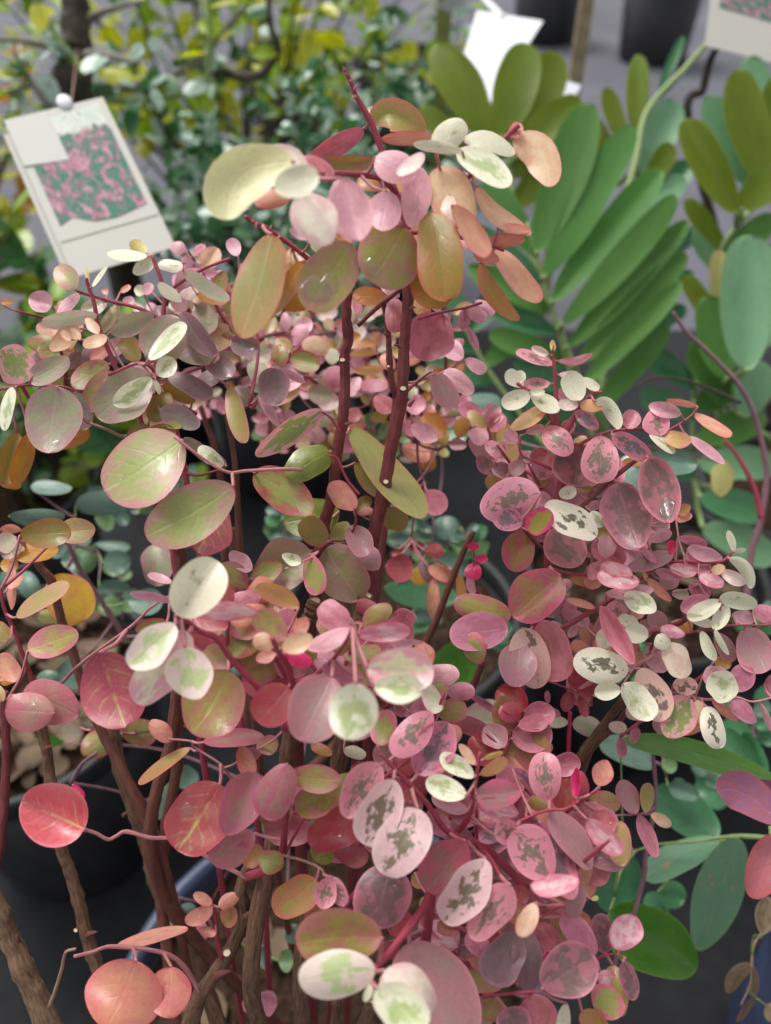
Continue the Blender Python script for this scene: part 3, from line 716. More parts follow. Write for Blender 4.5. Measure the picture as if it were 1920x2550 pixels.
# ---- leaves:  base x y, tip x y, breadth, colouring, distance (mm) [, control x y]   one '@view owner' line opens each view
LEAVES = '''
@TP M
480 450 205 690 250 WY 262 165 440
530 490 375 400 115 WP 274
592 505 408 562 135 W 250
520 590 640 795 190 WP 262
690 520 765 782 185 L 275
470 600 315 628 85 S 288
655 525 525 440 85 RP 292
565 772 468 748 55 L 295
892 578 865 742 145 L 300
1030 468 1000 722 125 L 312
845 425 1010 505 135 L 302
1055 412 942 498 62 WP 296
1105 402 1228 278 120 W 316
1225 402 1022 372 52 W 311
1200 405 1425 542 125 WG 313
1230 355 1442 415 82 W 320 1340 330
1448 345 1595 547 155 A 322 1620 400
1445 345 1478 280 58 S 324
835 285 1045 325 140 OLP 340 900 170
800 222 852 214 32 W 346
787 303 560 432 90 RP 336
836 440 615 440 74 RO 331 720 475
1105 338 880 348 62 S 336
890 562 768 532 66 O 326
1120 470 1250 728 195 A 319
1170 595 1170 745 66 WA 313
1180 640 1325 855 96 S 309
1290 558 1515 755 78 A 326 1340 690
1385 738 1518 752 44 S 323
1330 800 1492 790 58 S 331
1365 828 1562 1050 105 S 336
1275 850 1382 882 64 S 329
1308 896 1468 1132 80 SO 336 1330 1050
1090 668 1150 1042 200 OO 306
1010 900 1150 1072 165 OO 319
965 735 825 962 265 G 311
735 808 555 1085 225 G 306
470 828 512 1092 210 O 322
555 800 680 832 74 GL 316
522 888 325 1152 84 O 311
385 768 255 1198 205 OL 301
235 862 203 790 58 L 420
742 792 668 772 44 O 322
892 1040 748 1038 80 O 382
868 968 942 1042 54 L 376
930 1050 930 1196 84 RP 377
1005 1056 1072 1132 64 O 382
@L1 L
488 312 372 172 138 PG 390
572 302 556 180 24 Y 392
598 298 690 170 30 W 390
515 345 383 470 78 L 394
628 480 290 522 108 GW 386
782 402 660 582 78 OL 410
692 390 538 462 104 GW 406
522 568 338 702 118 A 386
460 640 400 585 50 A 378
520 640 460 572 60 A 378
692 618 545 672 84 A 376
642 600 558 508 66 A 380
500 640 455 700 20 Y 376
715 592 978 478 130 GP 388
990 775 1155 515 290 GP 380
968 768 1190 548 112 WG 375
1402 742 1188 475 140 M 385
1422 762 1148 680 168 MG 391
892 782 798 638 124 OL 406
705 798 478 932 158 GR 401
742 850 555 1075 195 RG 396
978 872 648 1125 300 GP 385
982 888 748 1045 135 WG 379
1022 872 1125 772 128 WG 374
1005 905 1032 990 37 W 375
1088 880 1358 1005 126 M 391
1058 930 1255 1032 96 OL 401
968 1162 1082 988 148 OL 393
1035 1098 1282 1192 138 GM 386
185 905 15 715 228 KG 385
183 902 432 768 155 GP 389
82 948 30 1214 86 WG 380
365 942 318 1352 360 GP 371
458 972 565 1205 158 GM 396
238 1335 565 1248 138 O 401
112 1238 28 1562 148 OL 396
192 1248 98 1565 126 O 391
952 98 710 82 74 W 400
950 75 848 8 84 Y 403
988 118 868 202 90 W 401
1022 155 1175 172 80 W 398
1025 272 1170 384 76 W 395
1188 193 1472 372 98 GW 396
1278 348 1462 392 84 O 401
1198 160 1402 212 84 L 441
1524 612 1338 458 136 GR 421
1498 640 1670 702 138 M 396
1502 882 1368 758 148 M 391
1255 930 1425 868 100 M 411
1488 942 1582 1290 120 OLP 386
1468 1455 1205 1288 90 GM 374
1452 1452 1298 1340 94 WG 370
828 1252 952 1200 74 GR 388
950 1240 1132 1240 90 GR 386
1075 1190 1172 1205 50 YG 384
0 400 82 398 44 O 420
780 330 840 290 40 S 425
930 350 880 300 70 W 440
700 340 665 310 40 S 425
985 330 930 290 80 L 430
870 410 800 380 70 L 430
1130 500 1200 430 80 W 425
1290 330 1170 350 80 WP 410
1420 690 1560 610 110 P 430
1570 560 1666 620 90 S 435
590 770 700 700 90 S 412
700 720 800 650 110 L 415
@L1 M
1180 1290 705 1600 420 GB 355
@LM M
1510 30 975 330 340 GB 350
1445 155 1290 442 280 RV 388
1145 862 1400 535 310 W 290
1112 652 965 604 54 L 331
1122 776 856 728 58 L 331
650 1105 800 1565 400 RV 330
1135 925 852 1178 220 HW 281
1222 975 895 1405 270 HP 290
1200 1075 1285 1388 285 HW 285
1082 908 888 962 94 GR 321
1480 1225 1255 1605 395 RO 320
1250 840 1645 850 118 LP 300
1240 848 1465 935 138 R 311
1130 380 960 660 0.1 T 500
@LM L
0 12 132 22 64 O 401
130 345 442 328 180 OL 374
370 332 604 308 160 OLP 386
0 310 132 312 60 S 396
102 358 -10 422 124 GP 391
140 380 20 480 100 GP 401
98 482 362 440 126 YO 402
0 540 112 540 94 YO 402
70 518 76 812 66 S 386
50 692 144 616 50 S 382
108 878 428 672 112 OLP 365
330 620 540 880 300 YO 448
240 870 360 880 90 YG 450
182 1092 488 985 190 RGL 350
44 1032 -10 915 100 OLP 356
110 1292 5 1125 140 S 360
0 1300 120 1240 80 YO 372
352 1500 50 1475 240 RP2 334
145 1375 488 1505 275 RP2 341
20 1420 -80 1330 110 OLP 350
@LM T
60 222 402 220 104 T 440
672 530 836 524 150 T 600
640 680 832 680 84 T 590
400 520 522 520 100 T 560
830 770 1042 770 160 T 540
640 810 782 815 126 Tg 560
490 150 824 150 150 T 560
200 30 452 40 90 T 560
360 1240 552 1240 180 T 520
240 1270 382 1270 84 T 500
1400 980 1572 960 100 T 520
1260 1030 1402 1030 76 T 520
620 400 832 420 70 T 620
120 690 240 640 180 T 560
0 600 110 680 150 T 580
@LM B
1010 400 1010 660 200 GP 480
@C M
1205 478 1075 758 285 RP 370
425 1100 15 1375 150 KG 364
470 1360 195 1510 200 GL 376
602 1215 1062 1755 210 YG 386
635 1438 810 1650 104 OL 392
1335 762 1225 660 116 L 420
1348 768 1478 842 84 L 420
1208 848 1392 975 118 L 415
1158 858 1280 1075 150 M2 400
1142 838 1292 940 90 O 425
1350 438 1335 572 74 P 366
1368 558 1424 698 48 P 367
1358 428 1480 508 84 L 365
1418 388 1534 464 78 L 368
1192 462 1112 388 54 L 366
105 820 110 1050 200 M 398
10 1010 130 1190 60 L 400
130 830 300 915 50 L 405
@C B
165 745 305 745 104 RG 500
320 750 436 750 92 P 510
440 750 532 750 96 W 500
425 880 592 880 140 P 490
780 728 608 740 48 SY 470
772 675 645 668 46 O 470
820 830 630 836 60 SY 465
850 930 680 935 84 P 470
880 1100 770 1010 110 RP 465
590 920 660 960 130 L 480
310 600 370 640 130 L 520
210 650 300 560 90 O 520
330 980 480 1000 130 GP 480
590 1100 670 1140 90 RP 480
960 1250 1020 1180 110 P 470
1000 1200 1160 1280 120 L 468
1060 1150 1200 1260 170 O 480
1000 1120 1060 1010 110 P 470
940 1330 1110 1400 110 S 500
1080 1300 1130 1480 110 O 510
160 1120 250 1180 100 L 490
380 1120 480 1180 100 GP 490
@C U
1310 1080 1570 1060 150 T 620
720 960 840 1000 110 T 600
1200 1250 1330 1180 200 GD 620
@CM M
-20 -60 335 192 240 GR 374
532 190 195 262 230 GL 401
632 182 475 22 148 S 380
640 192 734 108 86 OL 388
652 205 746 182 50 S 384
452 392 286 268 170 OL 386
490 392 584 268 114 YG 396
600 288 712 464 158 M2 371
680 418 784 555 136 M2 381
345 445 0 610 310 M3 375
286 520 170 474 74 WG 365
438 428 652 748 292 M3 379
345 472 388 720 140 PGm 367
272 812 8 688 120 SY 331
192 1012 5 845 168 RG 311
96 1080 -15 1010 116 A 290
163 1082 348 1008 128 A 290
180 1100 345 1172 96 D 301
120 1110 0 1150 80 S 303
604 942 425 798 168 P 311
602 960 345 1072 116 L 296
658 992 974 968 122 LP 305
722 1030 880 1082 54 L 331
1082 1040 918 1046 38 L 331
560 1132 792 1088 106 GR 321
718 1205 1120 1215 290 HP 275
758 1325 1065 1345 185 WG 269
640 1308 565 1645 300 WG 262
485 1265 290 1655 345 M2 285
205 1330 15 1545 260 D2 306
692 1282 438 1198 116 P 301
1088 1298 1175 1484 116 GW 331
1580 1512 1398 1392 48 P 400
1210 1420 1340 1540 70 S 390
1360 1500 1590 1500 170 GW 430
830 180 950 300 150 OL 398
330 960 250 900 120 S 330
1000 1500 1100 1430 80 P 340
900 1420 940 1520 70 RP 345
@CM B
835 550 1002 550 170 R 470
990 610 1132 600 110 YO 480
1060 520 1130 655 80 M 475
1090 450 1202 450 94 R 480
870 460 942 460 56 R 480
980 425 1082 425 66 R 485
1110 550 1255 630 90 S 470
1150 620 1142 876 80 S 465
1302 588 1332 784 58 O 462
1100 60 1190 200 150 P 470
1010 30 1090 110 110 P 480
@CM U
1020 370 1232 365 124 T 620
850 375 1002 380 84 T 640
1150 520 1292 520 94 T 600
830 680 1285 740 180 GD 600
1120 1190 1442 1190 300 GF 560
1000 860 1142 860 94 T 640
820 960 1180 900 140 GD 640
@CM R
1402 448 1396 390 74 D 396
1412 500 1492 498 56 D 396
1408 525 1395 628 108 D 394
1645 862 1300 775 185 RGL 378
1625 950 1270 1000 235 P 374
1482 1055 1350 1105 195 PGm 369
1370 610 1400 720 60 L 400
@R R
252 282 26 202 74 KP 395
222 212 122 168 54 WP 392
284 256 497 212 54 LP 394 400 280
252 198 250 124 36 Y 395
232 400 72 402 74 KP 396
104 470 -70 535 118 W 390
110 470 285 572 108 W 389
100 462 195 455 48 W 388
60 420 -40 325 96 W 391
20 405 60 330 70 W 392
420 516 348 340 148 W 387
440 368 548 432 64 W 391
290 346 405 334 38 L 394
428 542 574 552 80 SY 386
530 518 668 690 100 W 384 650 535
418 540 290 530 74 WP 386
398 588 534 694 90 KM 388
207 558 -10 692 96 SY 393
198 688 365 845 158 KP 387
78 722 192 688 58 L 393
560 742 560 1032 235 KP 384
636 738 874 892 128 KM 383
728 692 784 586 118 P 388
942 744 898 582 170 KP 386
965 742 1140 772 106 SY 384
878 732 1034 848 64 W 383
1132 748 1350 914 64 L 384
1082 602 886 548 94 L 386
1188 550 998 514 44 S 388
1168 598 1400 730 76 S 385
452 798 390 1055 310 MK 393
870 885 1000 1284 255 MK 379
672 1046 805 1448 305 MK 382
404 1090 298 1122 84 W 392
600 1190 470 1200 60 L 394
498 1232 574 1324 80 WG 388
172 1118 -190 1235 275 KP 382
58 1300 -130 1262 138 KM 374
85 1355 232 1238 156 DG 371
195 1195 515 1385 190 WK 377
228 1358 425 1562 240 MK 391
72 1355 -5 1605 200 RK 389
498 1352 642 1382 96 OLP 396
600 1532 610 1398 118 M2 385
508 1448 705 1565 158 RP 396
858 1412 1012 1368 78 L 396
1030 1508 1030 1425 74 D 392
1060 1405 1242 1450 60 P 392
1425 1498 1388 1365 48 W 388
1422 1490 1502 1478 34 W 390
330 520 300 440 60 L 398
380 640 330 720 90 RP 400
120 900 220 1010 120 L 405
60 900 -20 980 100 M2 402
200 980 140 1060 110 OLP 404
240 1180 150 1130 90 L 400
700 920 840 905 60 O 404
410 1075 500 1090 60 OLP 402
1060 1250 1140 1200 70 SO 410
1050 1290 1150 1260 60 S 410
20 780 -60 720 90 L 400
@R U
878 880 1172 925 158 T 470
680 900 840 1060 220 T 480
1360 900 1330 1120 140 YG 620
@RM R
300 345 10 600 305 RK 375
178 638 275 1014 240 RP 382
60 688 155 1055 240 KA 376
40 788 20 1054 235 M2 371
358 1050 505 945 158 D2 395
400 1095 536 1050 126 D2 394
372 1102 328 1222 86 D2 393
425 1132 466 1258 68 D2 392
220 1172 214 1098 37 P 394
200 1205 296 1256 54 P 394
740 965 408 885 218 WK 378
692 1090 532 1112 116 W 375
706 1052 888 1268 172 WG 371
815 950 955 1272 212 KA 379
568 550 768 898 124 RP 374
682 610 796 700 108 W 382
720 690 860 740 124 W 380
600 560 722 590 104 KP 386
530 740 640 770 130 GW 388
712 472 908 572 130 WG 381
812 388 555 340 120 LP 379
768 345 572 282 92 LP 377
595 462 885 438 84 L 386
1032 208 752 292 106 M2 392
798 148 928 258 48 P 390
868 368 1012 504 64 S 388
840 300 860 380 30 S 390
338 500 512 556 50 S 392
1126 168 1338 228 92 L 388
1100 220 1266 310 110 P 391
916 318 1092 354 64 P 388
1010 290 1172 330 84 LP 386
1198 345 1354 398 84 LP 384
1280 330 1362 290 66 A 388
1338 318 1494 392 86 WP 385
1393 238 1532 420 80 W 384 1520 260
1022 460 1128 470 64 GW 400
1262 488 1090 560 118 P 390
1344 518 1142 622 108 W 384
1332 498 1562 535 108 W 384
1292 672 1132 604 66 W 383
1298 698 1385 558 98 W 385
1548 560 1700 640 110 P 390
1415 600 1552 630 84 L 393
945 690 1100 730 82 LP 382
1005 745 915 800 102 W 379
1000 785 1112 994 165 WA 380
1214 708 1302 888 76 W 381
1300 695 1388 852 42 W 380
1310 720 1420 890 110 M2 397
1485 698 1622 958 235 M2 390
1225 1000 1380 980 130 L 383
1425 1142 1280 1000 190 WG 379
1425 1092 1525 945 158 P 386
1412 1155 1558 1294 106 P 384
1620 1050 1720 1060 130 P 388
1592 1172 1664 1345 44 L 386
1135 1138 1005 1384 225 KG 378
1248 1196 1335 1452 148 WK 374
1178 1156 1242 1312 90 A 382
1030 1055 1185 1082 118 KA 393
1010 660 1152 670 84 O 428
1300 900 1402 930 90 O 425
1288 1148 1445 1278 64 S 402
960 1300 1215 1320 130 SO 408
200 1300 342 1300 76 GW 425
380 1310 545 1340 130 GW 428
28 1388 240 1462 98 LP 392
880 580 980 680 110 M2 400
1140 400 1260 480 110 P 400
940 370 1060 400 120 M2 402
860 860 980 960 110 L 400
640 900 760 940 130 WA 396
600 830 560 760 80 WP 394
1180 1090 1080 1050 100 M2 398
1130 640 1180 560 80 L 396
450 380 560 400 90 S 394
360 360 500 400 70 SO 396
480 290 560 330 120 P 392
@RM U
560 1430 885 1520 150 T 520
@BL M
548 690 160 520 395 RVp 330
470 398 534 486 54 D 338
1425 395 1165 805 385 RV 330
1640 320 1470 700 250 RP2 324
1645 715 1395 905 215 RP2 336
1234 163 918 386 76 SO 371
1112 112 985 -10 116 S 371
1372 1180 1262 1110 78 S 371
1375 1200 1210 1285 104 S 369
1418 1195 1545 1110 90 S 372
1480 1180 1480 1322 106 SO 374
1398 1375 1298 1340 64 S 369
758 1446 1194 1338 84 S 364
880 1540 690 1960 485 C 334
1110 1580 1075 1895 250 C 341
1320 125 1690 100 110 RP2 350
1560 240 1690 180 90 RP2 356
1600 940 1680 800 120 SO 352
@BL B
730 60 540 190 170 GR 470
520 30 400 90 110 GP 480
790 60 1010 80 170 GR 465
1570 1830 1680 1830 120 P 470
@BL T
1010 500 1090 520 210 T 520
1140 350 1282 360 150 T 520
1170 1195 1262 1195 64 T 520
230 110 400 130 70 GF 560
1600 1440 1700 1400 130 Tg 540
1110 1280 1180 1400 70 Tg 530
1290 1280 1320 1400 70 P 520
@BM M
795 398 592 728 235 KP 305
885 498 710 898 265 KW 300
1042 685 822 1082 330 KW 295
888 345 1120 80 210 KP 315
778 272 842 58 158 PGm 331
1040 465 1225 145 250 KM 320
1405 482 1202 345 116 WG 315
1355 602 1115 500 148 WG 310
1362 702 1150 610 96 L 312
1412 402 1315 276 64 A 316
1470 362 1588 323 38 Y 315
1448 465 1610 368 86 SY 314
1420 600 1690 570 180 DK 313
1430 650 1680 720 120 LP 316
212 468 526 502 178 RGL 320
505 535 265 690 215 RO 326
195 395 55 730 240 RP2 315
695 715 370 925 250 D2 336
505 960 705 1020 150 R 339
385 1145 125 1345 230 SO 331
480 1128 425 1326 136 KP 317
492 1130 565 1306 104 KP 320
862 1055 775 1438 360 MK 311
1348 895 1110 1200 262 DK 312
1485 1015 1222 1398 262 KW 303
1640 1180 1405 1512 225 KP 299
810 1520 285 1560 350 RO 284
765 1725 300 1800 300 HW 269
828 1735 1100 2010 310 WP 272
775 1845 1060 2110 290 WG 261
985 1555 1285 2210 530 M2 301
1368 1488 1505 1645 126 P 318
1680 1490 1530 1810 260 M 316
740 1820 700 1932 52 W 270
1530 202 1275 108 116 P 382
1310 120 1600 130 220 GW 428
530 470 620 620 160 GL 340
960 500 1010 640 90 R 325
1000 520 1110 560 130 R 345
1110 700 1230 850 130 P 330
1220 780 1150 700 110 OLP 335
1480 800 1540 900 170 KM 322
1540 860 1680 800 170 KP 318
1020 1100 1060 1200 90 OLP 335
1140 1260 1060 1320 80 A 335
1300 1420 1180 1480 130 S 330
1400 1400 1540 1560 150 R 335
320 1350 420 1440 160 SO 335
850 1350 980 1480 180 D2 340
820 1560 900 1650 120 D2 320
360 920 480 1020 120 GL 345
0 1000 160 1060 150 GR 335
880 350 1000 460 130 R 330
560 300 700 340 80 GW 345
350 280 480 330 70 SO 350
0 300 130 260 120 RG 340
620 220 760 150 90 P 350
1380 1640 1530 1720 130 S 330
1560 1900 1480 2050 180 RO 330
@BM T
180 1500 302 1500 124 T 520
0 1650 92 1650 144 T 530
140 1670 232 1670 144 Tg 520
0 800 200 780 110 GF 560
200 790 400 810 110 Tg 560
@BM B
0 1950 122 1950 160 P 470
@BR M
232 372 198 76 205 KP 329
-10 165 192 342 96 KM 333
400 358 406 170 58 D 330
5 555 205 870 275 KP 314
148 508 372 985 225 KM 323
108 918 402 880 138 LP 304 240 960
230 440 480 800 180 M2 326
478 498 690 704 138 LP 317
660 505 692 784 158 OLP 331
470 695 482 984 128 S 336
432 918 380 1124 118 M2 326
132 1038 45 1244 126 A 299
600 1362 558 1120 148 MK 346
676 1345 785 1136 210 LP 340
185 1585 508 1395 345 MK 309
520 1575 664 1776 178 PGm 326
640 1440 700 1755 150 OLP 333
708 1418 774 1655 110 MK 330
440 1738 605 1910 150 SO 326
342 1688 318 1905 84 W 316
148 1178 275 1335 138 RP 328
50 1215 92 1600 190 M 321
308 1118 505 1368 160 P 323
240 1140 392 1310 120 OLP 331
500 1012 545 1000 34 Y 326
90 370 210 420 100 OLP 340
260 560 360 520 110 OLP 338
540 640 570 770 110 OLP 342
100 1640 200 1900 230 RP 322
-50 1720 60 1900 220 MK 318
560 1480 640 1560 110 LP 336
0 1000 90 960 120 R 322
380 1100 470 1200 130 S 336
@BR R
792 456 698 254 128 M2 401
852 452 866 270 86 OLP 401
808 468 918 724 96 P 399
888 462 1008 538 74 A 400
@BR PU
1720 520 1340 325 245 PU 330 1480 240
1490 290 1700 270 80 PU 345
1700 590 1555 985 235 PU2 336
@BR G
1335 638 868 862 200 GV 520
1450 615 1205 1305 300 GV 510
1320 620 920 330 260 GD 565
620 1085 1150 1455 390 GF 480
720 700 650 1085 290 GD 525
1000 280 1190 350 110 T 560
1560 130 1380 -80 130 GD 560
1640 200 1500 -60 120 GD 560
930 960 1100 1010 170 GD 600
1000 1120 860 1000 130 GD 620
700 -20 1720 290 160 GF 430 1200 20
560 20 890 150 100 T 500
960 120 1050 160 90 Tg 520
1545 1440 1395 1610 100 DRY 500 1430 1480
1540 1440 1560 1620 60 DRY 505
1620 1240 1640 1010 120 DRT 470
1560 1640 1450 1800 50 DRY 505
1640 1700 1720 1800 120 DRT 520
'''
cur = None
for ln in LEAVES.strip().splitlines():
    if ln[0] == '@':
        v, o = ln[1:].split(); x0, y0, sc = BLK[v]; cur = o; continue
    q = ln.split(); f = [float(v) for v in q[:5]]; code = q[5]; d = float(q[6]) / 1000
    if f[4] < 1: continue
    b = (x0 + f[0] / sc, y0 + f[1] / sc); t = (x0 + f[2] / sc, y0 + f[3] / sc)
    c = (x0 + float(q[7]) / sc, y0 + float(q[8]) / sc) if len(q) > 8 else None
    g_ = 1.06
    t = (b[0] + (t[0] - b[0]) * g_, b[1] + (t[1] - b[1]) * g_)
    add_leaf(pick(cur, code, b[0], b[1], d), b, t, f[4] / sc * g_, code, d, c)

# ---- the shaded pink bush behind: leafy sprays
rs = random.Random(11)
def sprays(ow, n, box, dr, codes, size, nl=(6, 10), twig=None, gap=1.0):
    for _ in range(n):
        x = rs.uniform(box[0], box[2]); y = rs.uniform(box[1], box[3]); d = rs.uniform(*dr)
        a = rs.gauss(-math.pi / 2, .75); L = rs.uniform(90, 190) * .5 / d
        px = [(x, y), (x + math.cos(a) * L * .5 + rs.uniform(-12, 12), y + math.sin(a) * L * .5), (x + math.cos(a) * L, y + math.sin(a) * L + rs.uniform(-5, 20))]
        dd = rs.uniform(-.02, .02)
        pts = [P(q[0], q[1], d + dd * i) for i, q in enumerate(px)]
        stem(ow, 'twig', pts, .0013, .0007, twig or ow.get('twig', 'crim'), 4, 5)
        path = catmull([np.array(q + (0,)) for q in px], 6)
        k = rs.randint(*nl)
        for i in range(k):
            q = path[min(len(path) - 1, int((i + .6) / k * len(path)))]
            side = 1 if i % 2 else -1
            an = a + side * rs.uniform(.5, 1.3); l = rs.uniform(*size) * .5 / d * (1 - .25 * i / k)
            gp = rs.uniform(3, 8)
            b = (q[0] + math.cos(an) * gp, q[1] + math.sin(an) * gp)
            t = (b[0] + math.cos(an) * l, b[1] + math.sin(an) * l * rs.uniform(.55, 1))
            w_ = math.hypot(t[0] - b[0], t[1] - b[1]) * rs.uniform(.55, .95)
            add_leaf(ow, b, t, w_, rs.choice(codes), d + dd * i / k + rs.uniform(-.006, .006))
PINKS = ['L', 'P', 'P', 'GP', 'WP', 'RG', 'S', 'O', 'L', 'OLP', 'M2', 'GW']
sprays(OW['B'], 24, (500, 800, 1150, 1130), (.48, .58), PINKS, (42, 66))
sprays(OW['B'], 7, (380, 720, 700, 900), (.47, .52), PINKS, (40, 60))
sprays(OW['B'], 8, (560, 1050, 1130, 1300), (.52, .62), ['S', 'P', 'OLP', 'OL', 'GP', 'Tg', 'YG'], (45, 70))
sprays(OW['U'], 12, (480, 1350, 1250, 1750), (.62, .80), ['T', 'Tg', 'T', 'GD'], (60, 100))
sprays(OW['U'], 6, (1250, 1500, 1900, 2000), (.60, .75), ['T', 'GD', 'GD'], (70, 120))
sprays(OW['T'], 5, (100, 1250, 500, 1600), (.60, .75), ['T', 'Tg', 'T'], (60, 100))
sprays(OW['M'], 9, (560, 1560, 1150, 1850), (.335, .37), ['R', 'P', 'D2', 'RP', 'RG', 'S', 'RO', 'L', 'GR'], (60, 90))
sprays(OW['M'], 6, (1050, 2150, 1400, 2500), (.345, .37), ['RP', 'P', 'MK', 'RP', 'M2', 'LP', 'OLP'], (70, 110))
sprays(OW['L'], 7, (160, 820, 640, 1080), (.42, .45), ['GP', 'GM', 'L', 'OLP', 'M2', 'GR', 'GW', 'A', 'M'], (60, 90))
sprays(OW['R'], 8, (1200, 1100, 1700, 1500), (.405, .44), ['M2', 'P', 'L', 'MK', 'OLP', 'RP', 'KP'], (52, 84))
sprays(OW['M'], 2, (960, 560, 1120, 640), (.345, .37), ['A', 'S', 'L', 'SY'], (60, 90), (4, 6))
sprays(OW['M'], 9, (760, 1900, 1400, 2450), (.345, .375), ['R', 'P', 'D2', 'RP', 'M2', 'S', 'RO'], (60, 95))
sprays(OW['R'], 5, (1420, 1560, 1800, 1760), (.405, .43), ['M2', 'P', 'L', 'S', 'WA'], (45, 66))
build_leaves()

# ------------------------------------------------------------------ cycad: fronds > leaflets
def frond(root, name, rach, d0, d1, w0, w1, leaflets, mat='green', view='Z'):
    x0, y0, sc = BLK[view]
    n = len(rach); pts = [P(x0 + x / sc, y0 + y / sc, d0 + (d1 - d0) * i / (n - 1)) for i, (x, y) in enumerate(rach)]
    base = Vector(root.location)
    pts.append(pts[-1].lerp(base, .55) + Vector((0, .02, .03))); pts.append(base)
    path = catmull(pts, 7); m = len(path)
    rad = [(w0 + (w1 - w0) * i / (m - 1)) / sc / 2 * d0 / W0 for i in range(m)]
    V, F, UV = tube_geo(path, rad, 8, .02)
    st = mesh_obj(name, V, F, SM[mat], root, UV)
    for q in leaflets:
        bx, by, tx, ty, w_, code, d = q[:7]; d += .009 * (leaflets.index(q) % 3)
        b = (x0 + bx / sc, y0 + by / sc); t = (x0 + tx / sc, y0 + ty / sc); wid = w_ / sc
        k = random.uniform(-.05, .05); c = ((b[0] + t[0]) / 2 - (t[1] - b[1]) * k, (b[1] + t[1]) / 2 + (t[0] - b[0]) * k)
        V, F, UV, p0 = leaf_geo(b, c, t, wid, d, random.uniform(-.05, .05), random.uniform(.0, .08), random.choice((-.06, -.1)), random.uniform(-.03, .05), random.uniform(-.14, .06), .16, 16, 6)
        p0 = np.array(p0); arr = np.array(path); qd = np.linalg.norm(arr - p0, axis=1); q1 = arr[int(qd.argmin())]
        nlf = len(F)
        V, F, UV, nf = petiole(V, F, UV, p0, q1, .0028, .1)
        mesh_obj('leaflet', V, F, [PAL[code], SM['green']], st, UV, True, [0] * nlf + [1] * nf)
cy = thing('cycad', (.36, .74, .30), 'cycad with long blunt grey-green leaflets in rows behind the pink and white snowbush', 'cycad', 'cycads')
frond(cy, 'frond', [(610, 960), (680, 1200), (740, 1400), (800, 1600), (900, 1900)], .80, .82, 18, 34, [
    (655, 1085, 885, 445, 195, 'ZG', .80), (690, 1195, 1068, 545, 165, 'ZG', .79), (722, 1300, 1195, 735, 150, 'ZG', .785), (765, 1400, 1255, 845, 130, 'ZG', .78),
    (790, 1500, 1305, 955, 125, 'ZG', .79), (830, 1570, 1300, 1095, 125, 'ZG', .78), (860, 1660, 1280, 1220, 110, 'ZG', .79), (900, 1780, 1220, 1400, 110, 'ZG', .80),
    (640, 1100, 430, 760, 130, 'ZG', .83), (670, 1220, 380, 980, 120, 'GD', .83), (710, 1340, 360, 1150, 110, 'ZG', .82), (740, 1440, 420, 1290, 110, 'GD', .82), (780, 1560, 450, 1440, 110, 'ZG', .83), (820, 1680, 560, 1560, 110, 'GD', .83), (870, 1800, 600, 1720, 120, 'GD', .84)])
frond(cy, 'frond', [(520, 420), (530, 600), (560, 900), (700, 1300), (860, 1700)], .92, .90, 20, 34, [
    (455, 600, 225, 185, 185, 'ZO', .90), (500, 590, 605, 185, 190, 'ZO', .89), (590, 620, 735, 225, 190, 'ZO', .91), (560, 680, 840, 425, 150, 'ZO', .89), (480, 760, 150, 460, 110, 'ZO', .93), (540, 760, 720, 560, 160, 'ZO', .92), (550, 900, 780, 640, 140, 'ZO', .91), (470, 700, 640, 300, 200, 'ZO', .93)], 'green')
frond(cy, 'frond', [(1400, 175), (1290, 300), (1130, 480), (1080, 700), (1000, 1000), (960, 1400), (940, 1800)], .98, .90, 22, 34, [
    (1030, 640, 955, 375, 84, 'ZO', .95), (1075, 580, 1095, 235, 100, 'ZO', .96), (1090, 760, 1245, 430, 170, 'ZP', .95), (1140, 800, 1240, 620, 100, 'ZO', .94), (1000, 800, 900, 500, 90, 'ZO', .96), (1180, 420, 1290, 155, 44, 'GD', 1.0),
    (1050, 900, 1300, 780, 120, 'ZP', .94), (1020, 980, 1330, 700, 130, 'GD', .95), (980, 1150, 1350, 1000, 120, 'GD', .95), (1000, 1100, 1250, 860, 120, 'ZG', .95), (960, 1350, 1330, 1180, 110, 'GD', .93), (950, 1500, 1300, 1330, 110, 'GD', .93)])
cy2 = thing('cycad', (.66, .92, .30), 'cycad with broad olive and blue-green leaflets below the white flower card', 'cycad', 'cycads')
frond(cy2, 'frond', [(1700, 740), (1640, 840), (1500, 1000), (1430, 1130), (1400, 1400), (1420, 1800)], .88, .92, 22, 36, [
    (1520, 920, 1295, 515, 165, 'ZO', .86), (1560, 800, 1395, 410, 150, 'ZP', .90), (1630, 800, 1520, 300, 185, 'ZO', .87), (1640, 560, 1580, 240, 150, 'ZP', .95), (1540, 900, 1690, 750, 150, 'ZO', .86), (1470, 1080, 1300, 860, 90, 'ZO', .88),
    (1640, 640, 1700, 330, 120, 'ZO', .9), (1450, 1130, 1680, 930, 120, 'ZG', .88), (1430, 1180, 1340, 960, 90, 'ZP', .9)])
frond(cy2, 'frond', [(1500, 1150), (1480, 1300), (1470, 1500), (1460, 1800)], .82, .90, 20, 36, [
    (1560, 1600, 1580, 1015, 250, 'ZP', .76), (1470, 1640, 1390, 1280, 170, 'ZG', .80), (1640, 1500, 1690, 1050, 220, 'ZP', .79), (1450, 1330, 1440, 1080, 90, 'YG', .84), (1440, 1420, 1290, 1190, 90, 'ZO', .84), (1470, 1750, 1330, 1470, 150, 'ZG', .82), (1560, 1800, 1620, 1560, 170, 'ZP', .8)])
